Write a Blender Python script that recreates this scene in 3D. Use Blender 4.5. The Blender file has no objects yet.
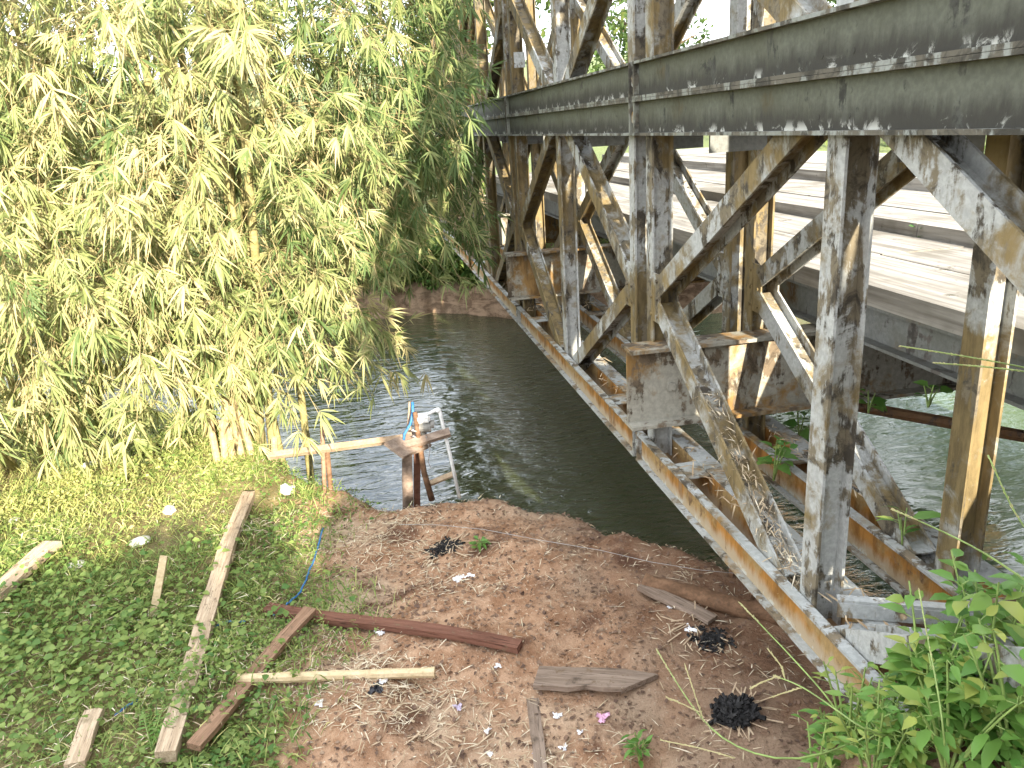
import bpy, bmesh, math, random
import numpy as np
from mathutils import Vector, Matrix
from math import sin, cos, pi, radians

rng = np.random.default_rng(7)
random.seed(7)
S = bpy.context.scene
COL = S.collection

# ------------------------------------------------------------------ camera
FPX, PITCH, ROLL, YAW = 791.58, 0.31384, -0.06072, 0.16860
_cy, _sy, _cp, _sp = cos(YAW), sin(YAW), cos(PITCH), sin(PITCH)
FW = np.array([_sy*_cp, _cy*_cp, -_sp])
_r = np.array([_cy, -_sy, 0.0]); _u = np.cross(_r, FW)
RT = cos(ROLL)*_r + sin(ROLL)*_u
UP = -sin(ROLL)*_r + cos(ROLL)*_u

def ray(x, y):
    return FW + RT*(x-512)/FPX - UP*(y-384)/FPX
def at_y(x, y, Y):
    d = ray(x, y); return d*(Y/d[1])
def at_z(x, y, Z):
    d = ray(x, y); return d*(Z/d[2])
def at_x(x, y, X):
    d = ray(x, y); return d*(X/d[0])

cam = bpy.data.cameras.new('camera'); camo = bpy.data.objects.new('camera', cam); COL.objects.link(camo)
cam.sensor_width = 36.0; cam.lens = FPX/1024*36.0; cam.clip_start = 0.05; cam.clip_end = 800
camo.matrix_world = Matrix(((RT[0], UP[0], -FW[0], 0), (RT[1], UP[1], -FW[1], 0), (RT[2], UP[2], -FW[2], 0), (0, 0, 0, 1)))
S.camera = camo

# ------------------------------------------------------------------ light
SUN_D = np.array([-0.1606, 0.9186, -0.3610])           # the way the light travels
SUN_D /= np.linalg.norm(SUN_D)
W = bpy.data.worlds.new('World'); S.world = W; W.use_nodes = True
nt = W.node_tree; bg = nt.nodes['Background']
sky = nt.nodes.new('ShaderNodeTexSky'); sky.sky_type = 'NISHITA'; sky.sun_disc = False
el = math.asin(-SUN_D[2]); az = math.atan2(-SUN_D[0], -SUN_D[1])
sky.sun_elevation = el; sky.sun_rotation = az
sky.air_density = 1.0; sky.dust_density = 2.5; sky.ozone_density = 1.0
# broken bright haze cloud over the blue
_tc = nt.nodes.new('ShaderNodeTexCoord'); _mp = nt.nodes.new('ShaderNodeMapping'); _mp.inputs['Scale'].default_value = (1.6, 1.6, 4.0)
_nz = nt.nodes.new('ShaderNodeTexNoise'); _nz.inputs['Scale'].default_value = 1.7; _nz.inputs['Detail'].default_value = 7; _nz.inputs['Roughness'].default_value = .55
_mr = nt.nodes.new('ShaderNodeMapRange'); _mr.interpolation_type = 'SMOOTHSTEP'; _mr.inputs[1].default_value = .27; _mr.inputs[2].default_value = .50
_mx = nt.nodes.new('ShaderNodeMix'); _mx.data_type = 'RGBA'; _mx.inputs[7].default_value = (6.6, 6.9, 7.3, 1)
nt.links.new(_tc.outputs['Generated'], _mp.inputs[0]); nt.links.new(_mp.outputs[0], _nz.inputs['Vector']); nt.links.new(_nz.outputs[0], _mr.inputs[0])
nt.links.new(_mr.outputs[0], _mx.inputs[0]); nt.links.new(sky.outputs[0], _mx.inputs[6]); nt.links.new(_mx.outputs[2], bg.inputs[0]); bg.inputs[1].default_value = 0.15
L = bpy.data.lights.new('sun', 'SUN'); L.energy = 4.9; L.angle = radians(0.55); L.color = (1.0, 0.91, 0.74)
lo = bpy.data.objects.new('sun', L); COL.objects.link(lo)
lo.rotation_euler = Vector(SUN_D).to_track_quat('-Z', 'Y').to_euler()
S.view_settings.view_transform = 'Standard'; S.view_settings.look = 'None'
S.cycles.max_bounces = 6; S.cycles.diffuse_bounces = 3; S.cycles.glossy_bounces = 3; S.cycles.transmission_bounces = 4
S.cycles.use_adaptive_sampling = True; S.cycles.adaptive_threshold = 0.02
S.view_settings.exposure = 1.95; S.view_settings.gamma = 1.0

# ------------------------------------------------------------------ mesh helpers
WLOC = {}
class MB:
    def __init__(s): s.v = []; s.f = []; s.m = []; s.n = 0; s.c = []
    def add(s, v, f, m=0, c=None):
        v = np.asarray(v, float)
        s.v.append(v); s.f.extend([tuple(int(i)+s.n for i in q) for q in f]); s.m.extend([m]*len(f)); s.n += len(v)
        s.c.append(np.full(len(v), 0.5) if c is None else np.broadcast_to(np.asarray(c, float), (len(v),)))
    def obox(s, c, ax, h, m=0):
        c = np.asarray(c, float); ax = [np.asarray(a, float) for a in ax]
        v = [c+sx*h[0]*ax[0]+sy*h[1]*ax[1]+sz*h[2]*ax[2] for sx in (-1, 1) for sy in (-1, 1) for sz in (-1, 1)]
        f = [(0, 1, 3, 2), (4, 6, 7, 5), (0, 4, 5, 1), (2, 3, 7, 6), (0, 2, 6, 4), (1, 5, 7, 3)]
        if np.dot(np.cross(ax[0], ax[1]), ax[2]) < 0: f = [q[::-1] for q in f]
        s.add(v, f, m)
    def box(s, a, b, m=0):
        a = np.asarray(a, float); b = np.asarray(b, float)
        s.obox((a+b)/2, np.eye(3), np.abs(b-a)/2, m)
    def plank(s, p0, p1, w, t, up=(0, 0, 1), m=0, seg=1, wob=0.0, cut=0.0):
        """a sawn board from p0 to p1, width w, thickness t, slightly uneven"""
        p0 = np.asarray(p0, float); p1 = np.asarray(p1, float); d = p1-p0; d /= np.linalg.norm(d)
        up = np.asarray(up, float); sd = np.cross(d, up); sd /= np.linalg.norm(sd); up = np.cross(sd, d)
        V = []; F = []
        for i in range(seg+1):
            k = i/seg; c = p0+(p1-p0)*k
            ww = w*(1+random.uniform(-wob, wob)); o = sd*w*random.uniform(-wob, wob)*.5
            for a, b in ((-1, -1), (1, -1), (1, 1), (-1, 1)):
                sh = d*(a*cut if i == seg else 0)
                V.append(c+o+sh+sd*a*ww/2+up*b*t/2)
        for i in range(seg):
            for j in range(4):
                a = i*4+j; b = i*4+(j+1) % 4; F.append((a, b, b+4, a+4))
        F.append((3, 2, 1, 0)); e = seg*4; F.append((e, e+1, e+2, e+3))
        s.add(V, F, m)
    def tube(s, pts, rad, n=6, m=0, cap=True, c=None):
        pts = np.asarray(pts, float); k = len(pts)
        rad = np.broadcast_to(np.asarray(rad, float), (k,))
        T = np.gradient(pts, axis=0); T /= np.linalg.norm(T, axis=1)[:, None]+1e-12
        ref = np.array([0, 0, 1.0]) if abs(T[0][2]) < .9 else np.array([1.0, 0, 0])
        V = []; 
        a = np.cross(T[0], ref); a /= np.linalg.norm(a)
        for i in range(k):
            a = a-T[i]*np.dot(a, T[i]); a /= np.linalg.norm(a); b = np.cross(T[i], a)
            for j in range(n):
                t = 2*pi*j/n; V.append(pts[i]+rad[i]*(cos(t)*a+sin(t)*b))
        F = []
        for i in range(k-1):
            for j in range(n):
                q = i*n+j; w = i*n+(j+1) % n; F.append((q, w, w+n, q+n))
        if cap: F.append(tuple(range(n-1, -1, -1))); F.append(tuple(range((k-1)*n, k*n)))
        s.add(V, F, m, c)
    def ibeam(s, p0, p1, X, dep, wid, t=0.009, m=0):
        """rolled section along p0-p1, depth along X, flange width across"""
        p0 = np.asarray(p0, float); p1 = np.asarray(p1, float); d = p1-p0; ln = np.linalg.norm(d); d /= ln
        X = np.asarray(X, float); w = np.cross(d, X); c = (p0+p1)/2
        for sg in (-1, 1): s.obox(c+X*sg*(dep/2-t/2), (d, X, w), (ln/2, t/2, wid/2), m)
        s.obox(c, (d, X, w), (ln/2-.001, dep/2-t-.0005, t/2), m)
    def build(s, name, mats, parent=None, origin=None, smooth=False, attr=False):
        if not s.v: return None
        V = np.concatenate(s.v)
        if parent is not None: off = np.asarray(WLOC[parent.name], float)
        elif origin is not None: off = np.asarray(origin, float)
        else: off = np.array([(V[:, 0].min()+V[:, 0].max())/2, (V[:, 1].min()+V[:, 1].max())/2, V[:, 2].min()])
        me = bpy.data.meshes.new(name); me.from_pydata((V-off).tolist(), [], s.f)
        mats = mats if isinstance(mats, (list, tuple)) else [mats]
        for q in mats: me.materials.append(q)
        if len(mats) > 1: me.polygons.foreach_set('material_index', s.m)
        if smooth: me.polygons.foreach_set('use_smooth', [True]*len(me.polygons))
        if attr:
            at = me.attributes.new('tint', 'FLOAT', 'POINT'); at.data.foreach_set('value', np.concatenate(s.c).astype(np.float32))
        me.update()
        o = bpy.data.objects.new(name, me); COL.objects.link(o)
        if parent is not None: o.parent = parent
        else: o.location = off
        WLOC[o.name] = off
        return o

def tag(o, label=None, cat=None, group=None, kind=None):
    if label: o['label'] = label
    if cat: o['category'] = cat
    if group: o['group'] = group
    if kind: o['kind'] = kind
    return o
def thing(name, loc, label, cat, group=None):
    o = bpy.data.objects.new(name, None); COL.objects.link(o); o.location = loc; o.empty_display_size = .1
    WLOC[o.name] = np.asarray(loc, float)
    return tag(o, label, cat, group)
def dup(o, loc, label=None, rot=None, scale=None):
    r = o.copy(); COL.objects.link(r); r.location = loc
    if rot is not None: r.rotation_euler = (0, 0, rot)
    if scale is not None: r.scale = (scale,)*3
    if label: r['label'] = label
    for ch in o.children:
        c = ch.copy(); COL.objects.link(c); c.parent = r
    return r
def unit(v):
    v = np.asarray(v, float); return v/(np.linalg.norm(v, axis=-1, keepdims=True)+1e-12)

# leaves: one flat array of many blades --------------------------------------
def leaves(base, dirn, length, width, droop, side=None, fold=0.12, tint=None, prof=None, extra_roll=None):
    """n lanceolate blades. base,dirn (n,3); length,width,droop (n,). Returns verts (n*8,3), faces, tint"""
    n = len(base); dirn = unit(dirn)
    if side is None:
        side = np.cross(dirn, np.array([0, 0, 1.0]))+rng.normal(0, .35, (n, 3))
    side = unit(side-dirn*np.sum(side*dirn, 1)[:, None]); nor = np.cross(side, dirn)
    prof = prof or ((0.0, 0.10), (0.28, 1.0), (0.62, 0.72), (1.0, 0.0))
    V = np.zeros((n, 10, 3)); k = 0
    rows = []
    for t, w in prof:
        c = base+dirn*(length*t)[:, None]
        c = c+np.array([0, 0, -1.0])*(droop*length*t*t)[:, None]
        if w > 0:
            hw = (width*w/2)[:, None]
            V[:, k] = c-side*hw+nor*hw*fold*2; V[:, k+1] = c; V[:, k+2] = c+side*hw+nor*hw*fold*2
            rows.append((k, k+1, k+2)); k += 3
        else:
            V[:, k] = c; rows.append((k,)); k += 1
    F = []
    for a, b in zip(rows[:-1], rows[1:]):
        if len(b) == 3:
            F += [(a[0], a[1], b[1], b[0]), (a[1], a[2], b[2], b[1])]
        else:
            F += [(a[0], a[1], b[0]), (a[1], a[2], b[0])]
    return V[:, :k], F, k

class LeafMesh:
    def __init__(s): s.V = []; s.Q = []; s.T = []; s.C = []; s.n = 0
    def add(s, base, dirn, length, width, droop, tint, **kw):
        base = np.asarray(base, float); n = len(base)
        if n == 0: return
        length = np.broadcast_to(np.asarray(length, float), (n,)); width = np.broadcast_to(np.asarray(width, float), (n,)); droop = np.broadcast_to(np.asarray(droop, float), (n,))
        V, F, k = leaves(base, np.asarray(dirn, float), length, width, droop, **kw)
        off = s.n+np.arange(n)[:, None]*k
        for f in F:
            idx = off+np.array(f)[None, :]
            (s.Q if len(f) == 4 else s.T).append(idx)
        s.V.append(V.reshape(-1, 3)); s.C.append(np.repeat(np.broadcast_to(tint, (n,)), k)); s.n += n*k
    def build(s, name, mat, parent=None, origin=None, stems=None):
        V = np.concatenate(s.V); off = WLOC[parent.name] if parent is not None else (origin if origin is not None else np.array([V[:, 0].mean(), V[:, 1].mean(), V[:, 2].min()]))
        V = V-np.asarray(off)
        Q = np.concatenate(s.Q) if s.Q else np.zeros((0, 4), int); T = np.concatenate(s.T) if s.T else np.zeros((0, 3), int)
        C = np.concatenate(s.C); mi = np.zeros(len(Q)+len(T), np.int32)
        if stems is not None and stems.v:
            SV = np.concatenate(stems.v)-np.asarray(off); base = len(V)
            sq = np.array([f for f in stems.f if len(f) == 4], int).reshape(-1, 4)+base
            V = np.concatenate([V, SV]); C = np.concatenate([C, np.concatenate(stems.c)])
            nq = len(Q); Q = np.concatenate([Q, sq]); mi = np.zeros(len(Q)+len(T), np.int32); mi[nq:len(Q)] = 1
        me = bpy.data.meshes.new(name)
        me.vertices.add(len(V)); me.vertices.foreach_set('co', V.astype(np.float32).ravel())
        loops = np.concatenate([Q.ravel(), T.ravel()]).astype(np.int32)
        me.loops.add(len(loops)); me.loops.foreach_set('vertex_index', loops)
        st = np.concatenate([np.arange(len(Q))*4, len(Q)*4+np.arange(len(T))*3]).astype(np.int32)
        me.polygons.add(len(st)); me.polygons.foreach_set('loop_start', st)
        mats = mat if isinstance(mat, (list, tuple)) else [mat]
        for q in mats: me.materials.append(q)
        if len(mats) > 1: me.polygons.foreach_set('material_index', mi)
        at = me.attributes.new('tint', 'FLOAT', 'POINT'); at.data.foreach_set('value', C.astype(np.float32))
        me.update(calc_edges=True); me.validate()
        o = bpy.data.objects.new(name, me); COL.objects.link(o)
        if parent is not None: o.parent = parent
        else: o.location = off
        WLOC[o.name] = np.asarray(off, float)
        return o

# ------------------------------------------------------------------ materials
class NT:
    def __init__(s, name):
        s.m = bpy.data.materials.new(name); s.m.use_nodes = True; s.t = s.m.node_tree
        s.b = s.t.nodes['Principled BSDF']; s.out = s.t.nodes['Material Output']
        s.geo = s.t.nodes.new('ShaderNodeNewGeometry'); s.pos = s.geo.outputs['Position']
    def N(s, typ, **kw):
        n = s.t.nodes.new(typ)
        for k, v in kw.items(): setattr(n, k, v)
        return n
    def link(s, a, b): s.t.links.new(a, b)
    def scaled(s, vec, sc):
        n = s.N('ShaderNodeVectorMath', operation='MULTIPLY'); s.link(vec, n.inputs[0]); n.inputs[1].default_value = sc; return n.outputs[0]
    def noise(s, scale=1.0, detail=6, rough=.6, vec=None, dist=0.0):
        n = s.N('ShaderNodeTexNoise'); s.link(vec if vec is not None else s.pos, n.inputs['Vector'])
        n.inputs['Scale'].default_value = scale; n.inputs['Detail'].default_value = detail; n.inputs['Roughness'].default_value = rough; n.inputs['Distortion'].default_value = dist
        return n.outputs[0]
    def math(s, op, a, b=None, clamp=False):
        n = s.N('ShaderNodeMath', operation=op); n.use_clamp = clamp
        for i, q in enumerate((a, b)):
            if q is None: continue
            if isinstance(q, (int, float)): n.inputs[i].default_value = q
            else: s.link(q, n.inputs[i])
        return n.outputs[0]
    def step(s, v, lo, hi, a=0.0, b=1.0):
        n = s.N('ShaderNodeMapRange', interpolation_type='SMOOTHSTEP'); s.link(v, n.inputs[0])
        n.inputs[1].default_value = lo; n.inputs[2].default_value = hi; n.inputs[3].default_value = a; n.inputs[4].default_value = b
        return n.outputs[0]
    def mix(s, f, a, b):
        n = s.N('ShaderNodeMix', data_type='RGBA')
        if isinstance(f, (int, float)): n.inputs[0].default_value = f
        else: s.link(f, n.inputs[0])
        for i, q in ((6, a), (7, b)):
            if isinstance(q, tuple): n.inputs[i].default_value = (*q, 1)
            else: s.link(q, n.inputs[i])
        return n.outputs[2]
    def attr(s, name):
        n = s.N('ShaderNodeAttribute', attribute_name=name); return n.outputs['Fac']
    def sep(s):
        n = s.N('ShaderNodeSeparateXYZ'); s.link(s.pos, n.inputs[0]); return n.outputs
    def bump(s, h, strength=.4, dist=.01):
        n = s.N('ShaderNodeBump'); n.inputs['Strength'].default_value = strength; n.inputs['Distance'].default_value = dist
        s.link(h, n.inputs['Height']); s.link(n.outputs[0], s.b.inputs['Normal'])
    def done(s, col=None, rough=.7, spec=.3):
        if col is not None:
            if isinstance(col, tuple): s.b.inputs['Base Color'].default_value = (*col, 1)
            else: s.link(col, s.b.inputs['Base Color'])
        if isinstance(rough, (int, float)): s.b.inputs['Roughness'].default_value = rough
        else: s.link(rough, s.b.inputs['Roughness'])
        s.b.inputs['Specular IOR Level'].default_value = spec
        return s.m

def weathered(name, paint, grime=(.045, .038, .03), rust=(.26, .15, .05), g=.52, r=.6, band=None, lich=(.40, .40, .36), far=False, gmid=None):
    k = NT(name)
    n1 = k.noise(5.0, 10, .68, dist=.4)
    n2 = k.noise(1.0, 8, .65, vec=k.scaled(k.pos, (16, 16, 4)))
    n3 = k.noise(2.1, 7, .6)
    n4 = k.noise(55, 4, .6)
    n5 = k.noise(11, 8, .7, dist=.6)
    gf = k.math('ADD', k.math('MULTIPLY', n1, .55), k.math('MULTIPLY', n2, .45))
    col = k.mix(k.step(n4, .3, .75), tuple(c*.82 for c in paint), tuple(min(.8, c*1.12) for c in paint))
    col = k.mix(k.math('MULTIPLY', k.step(n3, .42, .60), .5), col, tuple(c*f for c, f in zip(paint, (.62, .60, .50))))
    rf = k.math('ADD', k.math('MULTIPLY', n3, .7), k.math('MULTIPLY', n5, .3))
    if far: rf = k.math('ADD', rf, k.step(k.sep()[1], 4.2, 8.5, 0, .13))
    rcol = k.mix(k.step(n2, .35, .65), rust, tuple(c*.45 for c in rust))
    col = k.mix(k.step(rf, r-.035, r+.05), col, rcol)
    if band is not None:       # wet dirt lying along the foot of each web
        z = k.sep()[2]
        t = k.math('MODULO', k.math('ADD', z, -band[0]+10*band[1]), band[1])
        t = k.math('DIVIDE', t, band[1])
        tt = k.math('ADD', t, k.math('MULTIPLY', k.math('ADD', n2, -.5), .9))
        col = k.mix(k.step(tt, band[2], band[3], 1, 0), col, band[4])
        lf = k.math('MULTIPLY', k.step(t, .05, .3, 1, 0), k.step(n5, .53, .6))
        col = k.mix(lf, col, lich)
    gm = k.mix(k.step(n5, .40, .56), grime, gmid or tuple(c*2.2 for c in grime))
    col = k.mix(k.step(gf, g, g+.045), col, gm)
    k.bump(k.math('ADD', k.math('MULTIPLY', gf, 1.0), k.math('MULTIPLY', n4, .25)), .55, .012)
    return k.done(col, .78, .25)

M = {}
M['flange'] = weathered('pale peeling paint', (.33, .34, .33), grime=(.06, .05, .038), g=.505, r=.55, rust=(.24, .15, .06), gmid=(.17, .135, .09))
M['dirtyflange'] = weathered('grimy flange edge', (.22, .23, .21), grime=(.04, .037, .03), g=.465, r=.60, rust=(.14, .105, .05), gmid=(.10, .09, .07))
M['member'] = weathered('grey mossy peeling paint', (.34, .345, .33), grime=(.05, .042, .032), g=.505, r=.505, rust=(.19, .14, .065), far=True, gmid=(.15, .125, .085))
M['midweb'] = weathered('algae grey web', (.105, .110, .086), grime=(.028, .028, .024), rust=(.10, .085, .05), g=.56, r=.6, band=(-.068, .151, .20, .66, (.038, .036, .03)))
M['lowweb'] = weathered('rust stained web', (.30, .20, .085), grime=(.10, .06, .03), rust=(.36, .17, .04), g=.56, r=.47, band=(-1.61, .15, .20, .52, (.32, .25, .165)))
M['transom'] = weathered('stained transom plate', (.28, .265, .22), grime=(.06, .045, .03), rust=(.24, .14, .05), g=.51, r=.50)
M['stringer'] = weathered('blue grey stringer', (.17, .175, .165), grime=(.05, .045, .04), rust=(.16, .10, .05), g=.55, r=.6)
M['rustbar'] = weathered('flaking rust', (.16, .09, .045), grime=(.05, .035, .025), rust=(.20, .09, .035), g=.53, r=.52)

def deckmat():
    k = NT('weathered deck boards')
    n = k.noise(1.0, 8, .6, vec=k.scaled(k.pos, (26, 1.2, 26))); n2 = k.noise(1.2, 5, .6)
    col = k.mix(k.step(n, .3, .7), (.15, .135, .115), (.34, .32, .285)); col = k.mix(k.step(n2, .48, .66), col, (.13, .115, .09)); n9 = k.noise(9, 7, .7); col = k.mix(k.step(n9, .6, .68), col, (.07, .06, .04))
    k.bump(n, .4, .01); return k.done(col, .85, .2)
M['deck'] = deckmat()

def wood(name, a, b, scale=(1, 1, 1), stain=(.07, .05, .035), st=.62):
    k = NT(name); tc = k.N('ShaderNodeTexCoord')
    n = k.noise(1.0, 8, .65, vec=k.scaled(k.pos, (14, 14, 30))); f = k.noise(70, 4, .6); n3 = k.noise(4, 5, .6)
    col = k.mix(k.step(n, .3, .7), a, b); col = k.mix(k.math('MULTIPLY', k.step(f, .45, .7), .35), col, tuple(c*.5 for c in a))
    col = k.mix(k.step(n3, st, st+.12), col, stain)
    k.bump(k.math('ADD', n, k.math('MULTIPLY', f, .4)), .5, .006); return k.done(col, .85, .2)
def board(name, a, b, stain=(.06, .045, .032), st=.6):
    k = NT(name); tc = k.N('ShaderNodeTexCoord'); oc = tc.outputs['Object']
    n = k.noise(1.0, 9, .7, vec=k.scaled(oc, (2.5, 55, 40)), dist=.3); f = k.noise(1.0, 5, .6, vec=k.scaled(oc, (6, 140, 140))); n3 = k.noise(5, 6, .65); n4 = k.noise(26, 5, .7)
    col = k.mix(k.step(n, .3, .7), a, b); col = k.mix(k.math('MULTIPLY', k.step(f, .56, .66), .75), col, tuple(c*.25 for c in a))
    col = k.mix(k.step(n3, st, st+.14), col, stain); col = k.mix(k.step(n4, .58, .68), col, (.16, .11, .07))
    k.bump(k.math('ADD', n, k.math('MULTIPLY', f, -.6)), .8, .006); return k.done(col, .9, .15)
M['b_pale'] = board('pale split board', (.33, .24, .16), (.52, .41, .29))
M['b_brown'] = board('brown split board', (.20, .12, .075), (.32, .20, .13))
M['b_red'] = board('dark red split board', (.11, .05, .033), (.20, .095, .065))
M['b_grey'] = board('grey brown split board', (.16, .115, .085), (.30, .23, .18), st=.55)
M['wood_pale'] = wood('pale dry wood', (.40, .29, .19), (.55, .43, .30))
M['wood_brown'] = wood('brown board', (.20, .12, .075), (.32, .20, .13))
M['wood_red'] = wood('dark red board', (.12, .055, .035), (.20, .095, .065))
M['wood_grey'] = wood('grey brown board', (.17, .12, .09), (.30, .23, .18), st=.56)
M['bamboo_pole'] = wood('dry bamboo pole', (.50, .38, .22), (.62, .50, .32), st=.7)
M['rail'] = wood('weathered rail', (.24, .165, .105), (.36, .265, .18))
M['log'] = wood('rotten log', (.10, .055, .03), (.21, .12, .07), st=.6)
M['bark'] = wood('bark', (.12, .09, .06), (.24, .19, .13))
M['culm'] = wood('bamboo culm', (.20, .18, .07), (.33, .28, .13), st=.7, stain=(.12, .12, .05))
M['stump'] = wood('cut bamboo stump', (.30, .22, .12), (.48, .37, .21), st=.72)

def plain(name, col, rough=.5, spec=.4, var=.25, scale=25):
    k = NT(name); n = k.noise(scale, 5, .6)
    c = k.mix(k.step(n, .3, .7), tuple(x*(1-var) for x in col), tuple(min(.85, x*(1+var)) for x in col))
    k.bump(n, .25, .004); return k.done(c, rough, spec)
M['white'] = plain('dirty white plastic', (.72, .72, .70), .45, .45, .12)
M['bag'] = plain('white plastic film', (.74, .74, .76), .35, .5, .1, 40)
M['pink'] = plain('pink plastic film', (.62, .35, .48), .4, .5, .15, 40)
M['mauve'] = plain('mauve plastic film', (.42, .36, .46), .4, .5, .2, 40)
M['blue'] = plain('blue polypropylene rope', (.03, .13, .29), .5, .4, .25, 60)
M['pump'] = plain('grey cast pump', (.24, .23, .21), .5, .5, .3)
M['char'] = plain('charcoal', (.022, .021, .021), .85, .2, .7, 45)
M['black'] = plain('black film', (.015, .015, .02), .35, .5, .3)
M['ash'] = plain('grey ash', (.24, .22, .21), .95, .1, .4, 30)
M['stone'] = plain('pale stone', (.60, .57, .50), .85, .2, .2, 20)
M['wire'] = plain('grey wire', (.32, .31, .30), .5, .4, .2, 30)
M['concrete'] = plain('stained concrete', (.33, .32, .29), .9, .2, .4, 6)

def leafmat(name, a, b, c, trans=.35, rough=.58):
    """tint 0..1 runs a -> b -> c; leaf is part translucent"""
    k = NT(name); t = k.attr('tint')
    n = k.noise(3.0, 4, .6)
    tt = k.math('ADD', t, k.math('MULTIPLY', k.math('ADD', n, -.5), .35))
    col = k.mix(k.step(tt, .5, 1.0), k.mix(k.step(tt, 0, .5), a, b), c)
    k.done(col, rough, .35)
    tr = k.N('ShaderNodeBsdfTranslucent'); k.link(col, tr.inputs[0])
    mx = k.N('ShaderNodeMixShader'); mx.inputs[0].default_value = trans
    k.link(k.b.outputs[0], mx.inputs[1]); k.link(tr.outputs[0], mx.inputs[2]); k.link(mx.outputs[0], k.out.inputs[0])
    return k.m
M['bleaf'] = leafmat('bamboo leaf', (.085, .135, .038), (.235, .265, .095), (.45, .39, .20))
M['bleaf_green'] = leafmat('shaded bamboo leaf', (.055, .11, .035), (.10, .16, .055), (.24, .25, .10))
M['grass'] = leafmat('grass and creeper', (.075, .165, .035), (.22, .29, .075), (.54, .52, .20))
M['weed'] = leafmat('weed leaf', (.08, .20, .035), (.15, .29, .06), (.34, .38, .09), .4, .4)
M['tree'] = leafmat('tree leaf', (.035, .07, .02), (.07, .12, .03), (.15, .18, .05))
M['straw'] = leafmat('dry straw', (.28, .20, .12), (.48, .38, .25), (.70, .62, .47), .1, .8)
M['crumb'] = leafmat('dark crumb', (.10, .06, .042), (.17, .105, .07), (.26, .18, .12), .0, .9)
M['seed'] = leafmat('seed head', (.45, .40, .20), (.60, .54, .32), (.70, .64, .42), .2, .7)
M['twig'] = plain('pale twig', (.38, .30, .15), .7, .3, .3, 20)
M['gstem'] = plain('green stem', (.20, .28, .08), .5, .4, .3, 20)

def soil():
    k = NT('bare soil'); s3 = k.sep()
    n1 = k.noise(1.3, 6, .6); n2 = k.noise(9, 8, .65); n3 = k.noise(60, 5, .7); n4 = k.noise(170, 3, .6); n5 = k.noise(3.2, 6, .6, dist=.5)
    col = k.mix(k.step(n2, .35, .68), (.25, .135, .076), (.43, .275, .175))
    col = k.mix(k.step(n1, .48, .66), col, (.46, .34, .235))
    col = k.mix(k.step(n5, .55, .68), col, (.125, .065, .04))
    col = k.mix(k.step(n3, .58, .68), col, (.56, .46, .34))
    col = k.mix(k.step(n3, .30, .40, 1, 0), col, (.07, .038, .024))
    # soil darkens to the right, painting in the shade under the truss
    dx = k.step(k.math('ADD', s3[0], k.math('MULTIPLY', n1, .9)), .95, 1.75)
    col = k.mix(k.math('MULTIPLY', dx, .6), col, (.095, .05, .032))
    # earth turns to humus under the creepers
    gx = k.step(k.math('ADD', s3[0], k.math('MULTIPLY', n5, .8)), -.45, .05, 1, 0)
    col = k.mix(k.math('MULTIPLY', gx, .75), col, (.12, .12, .045))
    col = k.mix(k.step(s3[1], 12.9, 14.5), col, (.15, .18, .08))
    h = k.math('ADD', k.math('MULTIPLY', n2, 1.0), k.math('ADD', k.math('MULTIPLY', n3, .5), k.math('MULTIPLY', n4, .2)))
    farb = k.step(s3[1], 9.0, 10.0); fcol = k.mix(k.step(k.noise(1.0, 7, .7, vec=k.scaled(k.pos, (4, 4, 9)), dist=.8), .38, .62), (.085, .058, .036), (.29, .205, .135)); col = k.mix(k.math('MULTIPLY', k.math('MULTIPLY', farb, k.step(s3[1], 12.9, 14.5, 1, 0)), .75), col, fcol)
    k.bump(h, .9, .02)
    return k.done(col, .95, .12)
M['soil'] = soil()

def water():
    k = NT('river water')
    v = k.scaled(k.pos, (1.5, 4.2, 1)); n = k.noise(2.0, 3, .5, vec=v, dist=.7)
    n2 = k.noise(3.4, 2, .5)
    k.b.inputs['IOR'].default_value = 1.42
    sx = k.sep()
    # a riffle where the stream runs fast past the bank under the truss
    rif = k.step(k.math('ADD', k.math('MULTIPLY', sx[0], 1.0), k.math('MULTIPLY', n2, .8)), 1.0, 1.9)
    rif = k.math('MULTIPLY', rif, k.step(sx[0], 2.4, 3.0, 1, 0))
    n3 = k.noise(7.0, 4, .6, vec=k.scaled(k.pos, (1.0, 2.6, 1)), dist=.8)
    hh = k.math('ADD', k.math('ADD', n, k.math('MULTIPLY', n2, .5)), k.math('MULTIPLY', k.math('MULTIPLY', n3, rif), 3.4))
    hh = k.math('MULTIPLY', hh, k.step(k.math('ADD', sx[0], n2), 2.8, 4.0, 1, .3))
    k.bump(hh, .36, .05)
    sunlit_murk = k.mix(k.step(k.math('ADD', sx[0], n2), 2.6, 4.2), (.036, .043, .019), (.095, .135, .075))  # murky green, brightened at right where sunlight is painted into the colour
    m = k.done(sunlit_murk, .03, .9)
    return m
M['water'] = water()

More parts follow.
